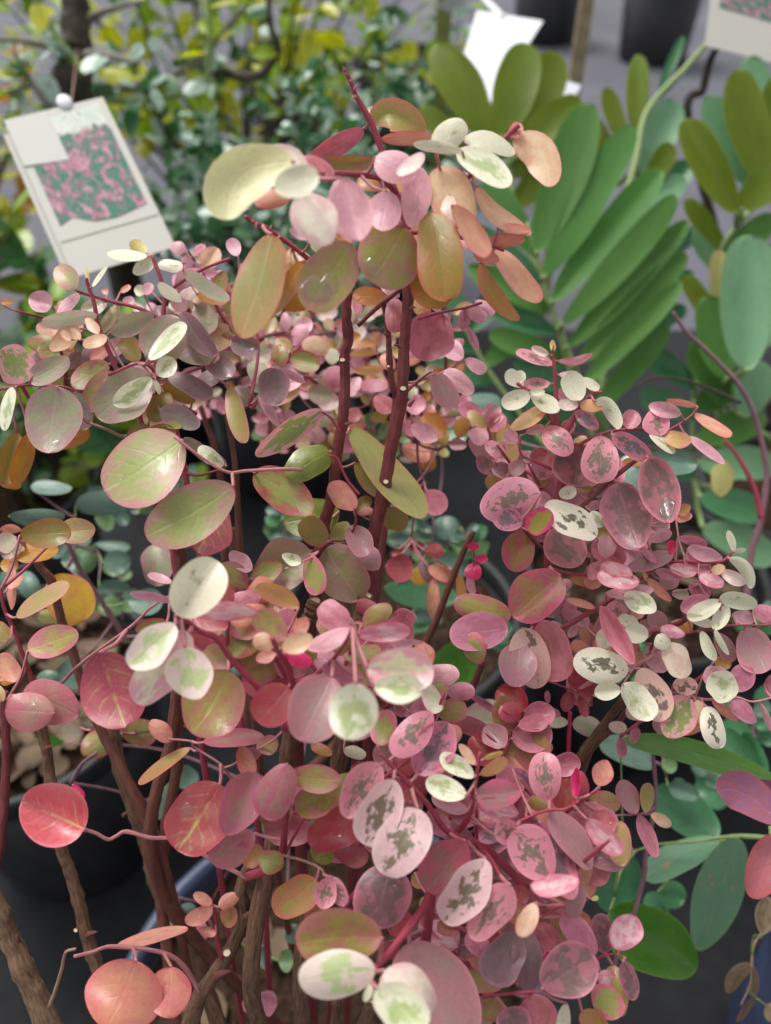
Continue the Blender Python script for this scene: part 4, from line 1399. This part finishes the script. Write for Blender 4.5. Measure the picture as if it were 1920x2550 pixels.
frond(cy2, 'frond', [(1380, 1420), (1350, 1600), (1330, 1800), (1360, 2100)], .84, .90, 18, 34, [
    (1340, 1680, 1080, 1480, 110, 'GD', .84), (1350, 1800, 1100, 1700, 120, 'GD', .84), (1340, 1760, 1560, 1620, 130, 'ZG', .83), (1340, 1900, 1640, 1800, 140, 'ZG', .83), (1350, 2000, 1700, 2010, 150, 'ZP', .82), (1340, 2060, 1080, 1960, 120, 'GD', .85), (1360, 2150, 1640, 2220, 140, 'GD', .83), (1370, 2280, 1690, 2420, 150, 'ZP', .82)])

frond(cy, 'frond', [(330, 1380), (420, 1560), (560, 1760), (760, 2000)], .86, .86, 16, 30, [
    (340, 1400, 240, 1180, 90, 'GD', .86), (360, 1440, 520, 1200, 100, 'GD', .86), (400, 1520, 120, 1380, 100, 'GD', .87), (430, 1580, 640, 1380, 100, 'ZG', .86), (480, 1650, 180, 1560, 110, 'GD', .87), (540, 1740, 760, 1560, 110, 'GD', .86), (580, 1790, 300, 1760, 110, 'GD', .87), (640, 1860, 880, 1760, 110, 'ZG', .86), (690, 1920, 420, 1940, 110, 'GD', .87)])

# ------------------------------------------------------------------ shrubs further back
def proto_leaf(name, wid, fold, point):
    V, F, UV = [], [], []
    for i in range(7):
        a = math.pi * i / 6; t = (1 - math.cos(a)) / 2
        hw = max(.02, math.sin(a)) * wid / 2 * (1 - point * max(0, t - .45))
        for j in range(5):
            s = j / 2 - 1
            V.append((hw * s, t, fold * abs(s) * hw + .12 * t * t * -1)); UV.append((j / 4, t))
    for i in range(6):
        for j in range(4): F.append((i * 5 + j, i * 5 + j + 1, (i + 1) * 5 + j + 1, (i + 1) * 5 + j))
    me = bpy.data.meshes.new(name); me.from_pydata(V, [], F); me.materials.append(PAL['BG'])
    ul = me.uv_layers.new(name='UVMap'); idx = [l.vertex_index for l in me.loops]
    for k, i in enumerate(idx): ul.data[k].uv = UV[i]
    me.polygons.foreach_set('use_smooth', [True] * len(me.polygons)); me.update()
    return me
PR = [proto_leaf('leaf', .55, .25, .3), proto_leaf('leaf', .75, .15, 0), proto_leaf('leaf', .62, -.15, .2)]
rg = random.Random(5)
def leaf_matrix(p, dirv, size):
    y = Vector(dirv).normalized()
    z = Vector((rg.gauss(0, .45), rg.gauss(-.15, .45), 1)); z = (z - y * z.dot(y)).normalized()
    x = y.cross(z)
    M_ = Matrix((x, y, z)).transposed().to_4x4()
    return Matrix.Translation(p) @ M_ @ Matrix.Scale(size, 4)
def shrub(name, base, centre, rad, nbr, nleaf, size, codes, label, bark='dark', r0=.006, group=None, extra=0):
    root = thing(name, base, label, 'shrub', group)
    base = Vector(base); centre = Vector(centre)
    pts = []
    ow = dict(root=root, pts=[(np.array(base), .01)])
    for k in range(nbr):
        while True:
            q = Vector([rg.uniform(-1, 1) for _ in range(3)])
            if .35 < q.length < 1: break
        tip = centre + Vector((q.x * rad[0], q.y * rad[1], q.z * rad[2]))
        m1 = base.lerp(tip, .4) + Vector((rg.uniform(-.03, .03), rg.uniform(-.03, .03), .06))
        pp = [base + Vector((rg.uniform(-.03, .03), rg.uniform(-.03, .03), -.01)), m1, base.lerp(tip, .75) + Vector((rg.uniform(-.03, .03), rg.uniform(-.03, .03), .03)), tip]
        stem(ow, 'branch', pp, r0, r0 * .25, bark, 6, 6)
        path = catmull(pp, 6)
        pts.append(path[len(path) // 2 - 2:])
    V, F, UV, mats, fm = [], [], [], [], []
    for k in range(nleaf + extra):
        path = pts[k % nbr]; i = int(len(path) * math.sqrt(rg.random())) ; i = min(i, len(path) - 1)
        p = Vector(path[i]); t = Vector(path[i]) - Vector(path[max(i - 1, 0)])
        if t.length < 1e-6: t = Vector((0, 0, 1))
        dv = t.normalized() * .4 + Vector((rg.gauss(0, .7), rg.gauss(0, .7), rg.gauss(.1, .45)))
        sp = Vector((rg.gauss(0, 1), rg.gauss(0, 1), rg.gauss(0, .7))) * size * (1.1 if k >= nleaf else .25)
        s_ = size * rg.uniform(.7, 1.3); code = rg.choice(codes); me = rg.choice(PR)
        if k < nleaf:
            inst('leaf', me, PAL[code], leaf_matrix(p + sp, dv, s_), root)
        else:
            M_ = leaf_matrix(p + sp, dv, s_); o0 = len(V); m = PAL[code]
            if m not in mats: mats.append(m)
            V += [M_ @ v.co for v in me.vertices]; F += [tuple(o0 + a for a in f.vertices) for f in me.polygons]
            uv = [None] * len(me.vertices)
            for l, d_ in zip(me.loops, me.uv_layers[0].data): uv[l.vertex_index] = tuple(d_.uv)
            UV += uv; fm += [mats.index(m)] * len(me.polygons)
    if V: tag(mesh_obj('foliage', V, F, mats, root, UV, True, fm), kind='stuff')
    return root, ow
GB_ = 'shrubs in the back rows'
shrub('green_shrub', (-.22, 1.36, .30), (-.20, 1.34, .58), (.35, .22, .25), 34, 300, .032, ['BW', 'BG', 'BG', 'BW', 'GD'], 'bushy shrub of small glossy dark and silvery green leaves behind the care card', extra=900)
shrub('green_shrub', (.02, 1.62, .30), (-.02, 1.60, .62), (.18, .16, .24), 14, 200, .028, ['BW', 'BG', 'BG', 'GD'], 'smaller loose green shrub growing beside the tan wooden stake', extra=120)
shrub('yellow_shrub', (-.42, 2.25, .05), (-.38, 2.25, .80), (.68, .30, .34), 36, 300, .062, ['BY', 'BY', 'BL', 'BG', 'BL'], 'yellow-green leafy shrub standing behind the gnarled dark trunk', extra=420)
shrub('yellow_shrub', (-1.05, 1.75, .05), (-1.0, 1.8, .70), (.30, .30, .35), 14, 160, .05, ['BY', 'BL', 'BG', 'O'], 'loose olive and yellow shrub left of the gnarled dark trunk', extra=120)
shrub('green_shrub', (.05, 2.45, .05), (.02, 2.4, .55), (.26, .22, .36), 16, 200, .035, ['BG', 'BL', 'BW', 'GD'], 'trailing pale green shrub in front of black pots at the back', extra=150)
shrub('ground_shrub', (-.62, .98, .02), (-.56, .98, .46), (.24, .16, .24), 18, 200, .06, ['BL', 'BG', 'GL', 'BG'], 'olive green shrub low down below the plant care card', extra=60)
for x, y, r_, h_, lb in ((-.22, 1.36, .15, .33, 'black nursery pot under the bushy green shrub'), (-.5, 1.42, .13, .33, 'black nursery pot under the gnarled dark trunk'), (.02, 1.66, .13, .33, 'black nursery pot under the loose green shrub by the stake'),
                       (1.62, 5.35, .24, .50, 'large black pot standing alone on the far grey ground'), (1.05, 5.9, .24, .50, 'large black pot far behind the wooden stakes'), (.10, 3.4, .22, .42, 'black pot behind the trailing pale green shrub'), (-.36, 3.5, .22, .42, 'black pot behind the yellow-green shrub'), (.66, .93, .16, .33, 'black pot holding the cycad below the white flower card'), (-.62, .98, .12, .28, 'low black pot under the olive green shrub')):
    pot(x, y, r_, h_, lb, PG_, soil_drop=.04)

# gnarled trunk with grey branches and a few leaves
tk = dict(root=thing('gnarled_tree', PO(168, 330, 1.18), 'gnarled dark trunk with grey horizontal branches above the care card', 'tree'), pts=[])
kz = 1.735
def zpt(x, y, d): return P(x / kz, y / kz, d)
tb = Vector(tk['root'].location)
stem(tk, 'trunk', [zpt(330, -60, 1.16), zpt(325, 80, 1.17), zpt(335, 200, 1.18), zpt(330, 330, 1.19), zpt(340, 480, 1.21), Vector((-.5, 1.42, .28))], .017, .03, 'dark', 7, 12, nodes=.35, jit=.12)
for mt, w0, w1, d0, pl in (('grey', .003, .008, 1.15, [(-60, 165), (80, 175), (170, 190), (260, 205), (330, 230)]), ('grey', .004, .009, 1.16, [(1060, 20), (950, 160), (850, 265), (700, 345), (560, 375), (380, 395), (330, 380)]),
                        ('grey', .004, .008, 1.12, [(590, 275), (500, 245), (400, 235), (335, 250)]), ('grey', .003, .006, 1.1, [(60, 220), (110, 320), (190, 430), (230, 470)]), ('green', .004, .006, 1.1, [(130, -40), (190, 70), (260, 180), (320, 260)]),
                        ('grey', .003, .008, 1.17, [(620, 5), (480, 40), (390, 80), (330, 140)]), ('dark', .004, .008, 1.2, [(1160, -20), (1170, 120), (1200, 220), (1100, 330), (900, 300)]), ('grey', .003, .006, 1.12, [(40, 400), (140, 370), (260, 350), (330, 330)]), ('green', .004, .006, 1.15, [(895, -20), (905, 120), (900, 260), (870, 380), (700, 420), (520, 430), (350, 420)])):
    stem(tk, 'branch', [zpt(x, y, d0 + .02 * i) for i, (x, y) in enumerate(pl)], w0, w1, mt, 5, 7, nodes=.2)
for k in range(70):
    p_, r_ = tk['pts'][rg.randrange(60, len(tk['pts']))]
    inst('leaf', rg.choice(PR), PAL[rg.choice(['BW', 'BL', 'BG', 'BW', 'BY'])], leaf_matrix(Vector(p_), (rg.gauss(0, 1), rg.gauss(0, .6), rg.gauss(0, .5)), rg.uniform(.025, .05)), tk['root'])

# ------------------------------------------------------------------ cards, tags, stakes
def paper(name, h, rough=.55):
    return plain(name, h, rough, h, 10)
M_PAPER = paper('card_paper', 'bcbab2'); M_STICK = paper('white_sticker', 'bfbdb8'); M_TAG = paper('white_tag_plastic', 'eceef6'); M_CLIP = paper('white_clip_plastic', 'e8eaf0', .3)
def print_mat():
    m = bpy.data.materials.new('flower_print'); m.use_nodes = True; t = m.node_tree; p = t.nodes['Principled BSDF']
    uv = N(t, 'ShaderNodeUVMap')
    def nz(sc, det, off):
        mp = N(t, 'ShaderNodeMapping'); mp.inputs['Location'].default_value = (off, off * .7, 0); t.links.new(uv.outputs[0], mp.inputs[0])
        n = N(t, 'ShaderNodeTexNoise'); n.inputs['Scale'].default_value = sc; n.inputs['Detail'].default_value = det; n.inputs['Distortion'].default_value = .8; t.links.new(mp.outputs[0], n.inputs[0]); return n.outputs[0]
    def ramp(src, stops):
        r = N(t, 'ShaderNodeValToRGB'); e = r.color_ramp.elements
        while len(e) < len(stops): e.new(.5)
        for q, (pos, c) in zip(e, stops): q.position = pos; q.color = lin(c) if isinstance(c, str) else c
        t.links.new(src, r.inputs[0]); return r.outputs[0]
    def mx(f, a, b):
        n = N(t, 'ShaderNodeMix', data_type='RGBA'); t.links.new(f, n.inputs[0]); t.links.new(a, n.inputs[6]); t.links.new(b, n.inputs[7]); return n.outputs[2]
    green = ramp(nz(12, 4, 3), [(.3, '1c5c4c'), (.5, '367864'), (.7, '6a626c')])
    pink = ramp(nz(16, 4, 8), [(.3, '6c4858'), (.5, 'a87484'), (.7, 'c49aa6')])
    fac = ramp(nz(8.5, 5, 1), [(.46, (0, 0, 0, 1)), (.54, (1, 1, 1, 1))])
    c1 = mx(fac, green, pink)
    sp = N(t, 'ShaderNodeSeparateXYZ'); t.links.new(uv.outputs[0], sp.inputs[0])
    ad = N(t, 'ShaderNodeMath', operation='ADD'); t.links.new(sp.outputs[1], ad.inputs[0])
    ml = N(t, 'ShaderNodeMath', operation='MULTIPLY'); ml.inputs[1].default_value = .35; t.links.new(nz(6, 3, 5), ml.inputs[0]); t.links.new(ml.outputs[0], ad.inputs[1])
    top = ramp(ad.outputs[0], [(.95, (0, 0, 0, 1)), (1.03, (1, 1, 1, 1))])
    pale = ramp(nz(9, 3, 12), [(.35, 'b8c4b8'), (.6, 'd4d6cc'), (.75, '88a89c')])
    c2 = mx(top, c1, pale)
    t.links.new(c2, p.inputs['Base Color']); p.inputs['Roughness'].default_value = .7
    return m
M_PRINT = print_mat()
class Board:
    """a flat thing: centre pixel, distance, turn in the picture, tilt about its own two axes"""
    def __init__(self, x, y, d, w_, h_, ang, yaw=0, pitch=0, skew=None):
        self.o = PO(x, y, d); self.w, self.h = w_, h_
        a = R(ang); u = RGT * math.cos(a) - UPV * math.sin(a) * 1; v = RGT * math.sin(a) + UPV * math.cos(a)
        n = -FWD
        self.u = (u * math.cos(R(yaw)) + n * math.sin(R(yaw))); self.v = (v * math.cos(R(pitch)) + n * math.sin(R(pitch)))
        if skew:                        # both edges lean back in depth by the same amount, square to each other
            a, b = R(skew[0]), R(skew[1])
            u = RGT * math.cos(a) + UPV * math.sin(a); v = -RGT * math.sin(b) + UPV * math.cos(b)
            r = (self.o - CAM).normalized(); q = u.dot(r) + v.dot(r)
            k = (-q + math.sqrt(max(0, q * q - 4 * u.dot(v)))) / 2
            k2 = (-q - math.sqrt(max(0, q * q - 4 * u.dot(v)))) / 2
            if abs(k2) < abs(k): k = k2
            self.u = u + r * k; self.v = v + r * k
        self.n = self.u.cross(self.v).normalized()
    def at(self, a, b, z=0): return self.o + self.u * ((a - .5) * self.w) + self.v * ((b - .5) * self.h) + self.n * z
    def slab(self, name, poly, z0, z1, mat, parent, bow=0, nseg=1):
        V = [self.at(a, b, z1 + bow * (b - .5) ** 2) for a, b in poly] + [self.at(a, b, z0 + bow * (b - .5) ** 2) for a, b in poly]
        n = len(poly); F = [tuple(range(n)), tuple(range(2 * n - 1, n - 1, -1))] + [(i, n + i, n + (i + 1) % n, (i + 1) % n) for i in range(n)]
        xs = [a for a, b in poly]; ys = [b for a, b in poly]
        UV = [((a - min(xs)) / (max(xs) - min(xs)), (b - min(ys)) / (max(ys) - min(ys))) for a, b in poly] * 2
        return mesh_obj(name, V, F, mat, parent, UV, False)
B1 = Board(192, 395, .66, .089, .145, 0, skew=(15, 25))
cd = thing('plant_card', B1.at(.5, 1), 'tilted white plant care card with faded photo of pink flowers and blank square sticker', 'card')
B1.slab('card_sheet', [(0, .0), (1, .0), (1, 1), (0, 1)], -.0008, 0, M_PAPER, cd)
B1.slab('printed_photo', [(.08, .30), (.22, .33), (.40, .27), (.62, .26), (.93, .29), (.93, .965), (.08, .93)], .0002, .0006, M_PRINT, cd)
B1.slab('sticker', [(.0, .69), (.42, .66), (.42, .965), (.0, .985)], .0007, .0011, M_STICK, cd)
B1.slab('fold_line', [(.02, .205), (.98, .205), (.98, .211), (.02, .211)], .0002, .0005, plain('card_crease', '9a988f'), cd)
B1.slab('under_card', [(-.06, .10), (.30, .02), (.3, .95), (-.06, .93)], -.0045, -.0035, M_PAPER, cd)
V, F = ring_geo([(.0001, .004), (.004, .0035), (.0065, .002), (.007, 0), (.0001, 0)], 18)
cp = B1.at(.62, 1.02)
mesh_obj('clip', [cp + B1.u * v[0] + B1.v * v[1] + B1.n * v[2] for v in V], F, M_CLIP, cd)
pth = catmull([B1.at(.62, 1.01, -.001), B1.at(.70, 1.25, -.05), Vector(tk['pts'][14][0])], 8)
V, F, UV = tube_geo(pth, [.0007] * len(pth), 5)
mesh_obj('string', V, F, SM['tan'], cd, UV)

B2 = Board(1622, 26, .98, .110, .125, 10, -6, -8)
c2 = thing('plant_card', B2.at(.5, 1), 'clean white card with green and pink flower photo on a dark stem above cycad', 'card')
B2.slab('card_sheet', [(0, 0), (1, 0), (1, 1), (0, 1)], -.0008, 0, M_PAPER, c2)
B2.slab('printed_photo', [(.12, .46), (1.0, .44), (1.0, .97), (.12, .97)], .0002, .0006, M_PRINT, c2)
pp = [B2.at(.16, .02, -.002), PO(1535, 130, 1.0), PO(1520, 190, 1.02), PO(1500, 330, 1.05), Vector((.66, .93, .29))]
pth = catmull(pp, 7); V, F, UV = tube_geo(pth, [.004 + .003 * i / len(pth) for i in range(len(pth))], 8, .08)
mesh_obj('card_stem', V, F, SM['dark'], c2, UV)
B3 = Board(1075, 125, 1.10, .100, .150, 16, 15, -10)
t3 = thing('hanging_tag', B3.at(.5, 1), 'bright white blank tag behind the olive cycad leaflets', 'tag')
B3.slab('tag_sheet', [(0, .06), (.55, 0), (.62, .04), (1, .96), (0, 1)], -.0006, 0.0004, M_TAG, t3)
pth = catmull([B3.at(.5, .98), PO(1090, 40, 1.12), PO(1020, -20, 1.2), PO(955, 20, 1.32)], 6)
V = []; F = []
for q in pth:
    V += [Vector(q) + RGT * -.012 + UPV * .006, Vector(q) + RGT * .012 - UPV * .006]
for i in range(len(pth) - 1): F.append((2 * i, 2 * i + 1, 2 * i + 3, 2 * i + 2))
mesh_obj('tag_loop', V, F, M_TAG, t3)
B4 = Board(1212, 222, 1.06, .032, .075, 24, 0, -10)
t4 = thing('hanging_tag', B4.at(.5, 1), 'small narrow white tag beside the foot of the tan stake', 'tag')
B4.slab('tag_sheet', [(0, 0), (.8, .05), (1, 1), (.1, .95)], -.0006, .0004, M_TAG, t4)
def stake(x, y0, y1, d, wd, mat, label):
    a = PO(x, y1, d); b_ = a.copy(); b_.z = 0
    top = Vector((a.x, a.y, a.z + .5)); h_ = wd / 2
    root = thing('wooden_stake', b_, label, 'stake', 'garden stakes')
    V = []
    for z, k in ((0, .4), (.05, 1), (top.z - .004, 1), (top.z, .85)):
        for sx, sy in ((-1, -1), (1, -1), (1, 1), (-1, 1)): V.append((a.x + sx * h_ * k, a.y + sy * h_ * .6 * k, z))
    F = [(3, 2, 1, 0), (12, 13, 14, 15)]
    for i in range(3):
        for k in range(4): F.append((i * 4 + k, i * 4 + (k + 1) % 4, (i + 1) * 4 + (k + 1) % 4, (i + 1) * 4 + k))
    mesh_obj('post', V, F, mat, root, None, False)
    V, F = ring_geo([(h_ * 1.5, -.004), (h_ * 1.62, 0), (h_ * 1.5, .004), (h_ * 1.4, 0), (h_ * 1.5, -.004)], 16)
    mesh_obj('wire_tie', [(a.x + v[0], a.y + v[1] * .7, a.z + .1 + v[2]) for v in V], F, SM['green'], root)
stake(1252, 0, 110, 1.35, .023, plain('weathered_wood', '8a7a60', .85, 'b0a080', 60, .3), 'tan square wooden stake beside the small narrow white tag')
stake(958, 0, 60, 1.40, .026, plain('green_bamboo', '6c7438', .5, '8c8c50', 40), 'olive green stake beside the bright white blank tag')

# dead vine stems among the cycads
dv = dict(root=thing('dead_vine', P(1800, 1700, .62), 'thin grey dead vine arching across the blue-green cycad leaflets', 'vine'), pts=[])
def rpt(x, y, d): x0, y0, sc = BLK['R']; return P(x0 + x / sc, y0 + y / sc, d)
stem(dv, 'stem', [rpt(x, y, .60 + .005 * i) for i, (x, y) in enumerate([(1030, -60), (1120, 70), (1260, 200), (1450, 400), (1540, 560), (1600, 760), (1640, 1000), (1600, 1300), (1540, 1500), (1500, 1900)])], .0012, .003, 'mauve', 6, 7, nodes=.2)
stem(dv, 'stem', [rpt(x, y, .615) for x, y in ((780, 440), (870, 375), (1000, 365), (1150, 395), (1300, 450), (1470, 530))], .0008, .0014, 'dark', 6, 6)
stem(dv, 'stem', [rpt(x, y, .62) for x, y in ((1360, 770), (1440, 860), (1510, 980), (1570, 1120), (1605, 1280))], .0013, .0026, 'crim', 6, 7)
for x, y, tx, ty, w_, code in ((1560, 1030, 1400, 930, 0, 'DRT'),):
    pass

# leaf litter on the pot soil
V, F, UV = [], [], []
for k in range(150):
    cx_, cy_ = ((-.44, .55), (-.05, .20), (.36, .74))[0 if k < 105 else 1 if k < 122 else 2]
    a = rg.uniform(0, 6.28); r_ = math.sqrt(rg.random()) * .125
    M_ = leaf_matrix(Vector((cx_ + r_ * math.cos(a), cy_ + r_ * math.sin(a), .306 + rg.uniform(0, .012))), (rg.gauss(0, 1), rg.gauss(0, 1), rg.gauss(0, .15)), rg.uniform(.02, .045))
    me = rg.choice(PR); o0 = len(V); V += [M_ @ v.co for v in me.vertices]; F += [tuple(o0 + q for q in f.vertices) for f in me.polygons]; UV += [(.5, .5)] * len(me.vertices)
ll = mesh_obj('leaf_litter', V, F, plain('dry_litter', '3a2c24', .9, '84705a', 14), None, UV)
tag(ll, 'brown and tan dry leaves lying on the potting soil', 'leaf litter', kind='stuff')

# ------------------------------------------------------------------ water on the leaves
bpy.context.view_layer.update()
dg = bpy.context.evaluated_depsgraph_get()
DESC = {'KP': 'pink and brown blotched', 'KM': 'dark pink blotched', 'KW': 'pale pink blotched', 'M': 'grey-mauve', 'M2': 'dusty mauve', 'M3': 'olive-mauve', 'MK': 'dark mauve blotched', 'G': 'green and rust', 'GP': 'grey-green', 'L': 'pale pink', 'LP': 'glossy pink', 'RV': 'crimson yellow-veined', 'RP': 'rose', 'RP2': 'glossy rose', 'RO': 'olive and rose', 'D2': 'crimson', 'DK': 'magenta rimmed', 'RGL': 'rose and green', 'RG': 'rose-green', 'S': 'coral', 'A': 'peach', 'WG': 'cream and green', 'OO': 'orange-olive', 'R': 'dark red', 'KA': 'blush'}
DROPS = [('TP', 985, 460, 48), ('TP', 580, 1010, 70), ('TP', 640, 985, 46), ('TP', 830, 915, 40), ('L1', 1570, 665, 20), ('L1', 1640, 705, 18), ('L1', 1490, 880, 30), ('L1', 1090, 610, 12), ('L1', 360, 1310, 26), ('R', 545, 975, 54), ('R', 770, 830, 26), ('R', 995, 1215, 55), ('R', 1015, 560, 40), ('R', 455, 640, 40), ('R', 205, 245, 30),
         ('BL', 1222, 560, 42), ('BL', 215, 1455 - 1562 + 60, 20), ('BL', 1560, 780, 44), ('BL', 1640, 600, 24), ('CM', 515, 610, 22), ('CM', 690, 400, 20), ('CM', 195, 570, 24), ('BR', 320, 1400, 36), ('BR', 620, 700 - 160, 26), ('BM', 370, 655, 26), ('BM', 900, 1200, 26), ('BM', 1390, 1190, 28), ('BM', 540, 870, 20), ('CM', 70, 910, 14), ('RM', 720, 405, 40), ('LM', 210, 1455, 24), ('LM', 320, 1055, 16), ('R', 1450, 1500, 12), ('BR', 60, 700, 26)]
for b_, x, y, rpx in DROPS:
    x0, y0, sc = BLK[b_]; tgt = P(x0 + x / sc, y0 + y / sc, 1.0)
    hit, loc, nor, _, ob, _ = SC.ray_cast(dg, CAM, (tgt - CAM).normalized())
    if not hit or not ob.name.startswith('leaf'): continue
    if nor.dot(loc - CAM) > 0: nor = -nor
    r = rpx / sc * (loc - CAM).dot(FWD) / W0
    u = nor.cross(Vector((.3, .2, 1))).normalized(); v_ = nor.cross(u)
    V, F = [], []; n = 18; e1, e2, ph = rg.uniform(.08, .25), rg.uniform(.05, .16), rg.uniform(0, 6)
    hgt = r * (.16 if rpx > 34 else .36)
    def onleaf(p):
        h_, l_, _, _ = ob.ray_cast(CAM, (p - CAM).normalized())
        return l_ if h_ else None
    rings = [(1.0, -.15), (1.0, .12), (.93, .5), (.78, .78), (.5, .94), (.02, 1.0)]
    ok = True
    for q_, h_ in rings:
        for k in range(n):
            th = 2 * math.pi * k / n; q = r * q_ * (1 + e1 * math.sin(2 * th + ph) + e2 * math.sin(3 * th))
            p_ = loc + u * q * math.cos(th) + v_ * q * math.sin(th); l_ = onleaf(p_)
            V.append((l_ if l_ is not None else p_) + nor * hgt * h_)
    for i in range(len(rings) - 1):
        for k in range(n): F.append((i * n + k, i * n + (k + 1) % n, (i + 1) * n + (k + 1) % n, (i + 1) * n + k))
    F.append(tuple(5 * n + k for k in range(n)))
    cd_ = ob.data.materials[0].name.replace('leaf_', '')
    tag(mesh_obj('water_drop', V, F, M_WATER), '%s water droplet lying on the %s snowbush leaf' % ('wide flat clear' if rpx > 34 else 'round clear' if rpx > 21 else 'tiny clear', DESC.get(cd_, 'small')), 'water drop', 'water drops on the leaves')
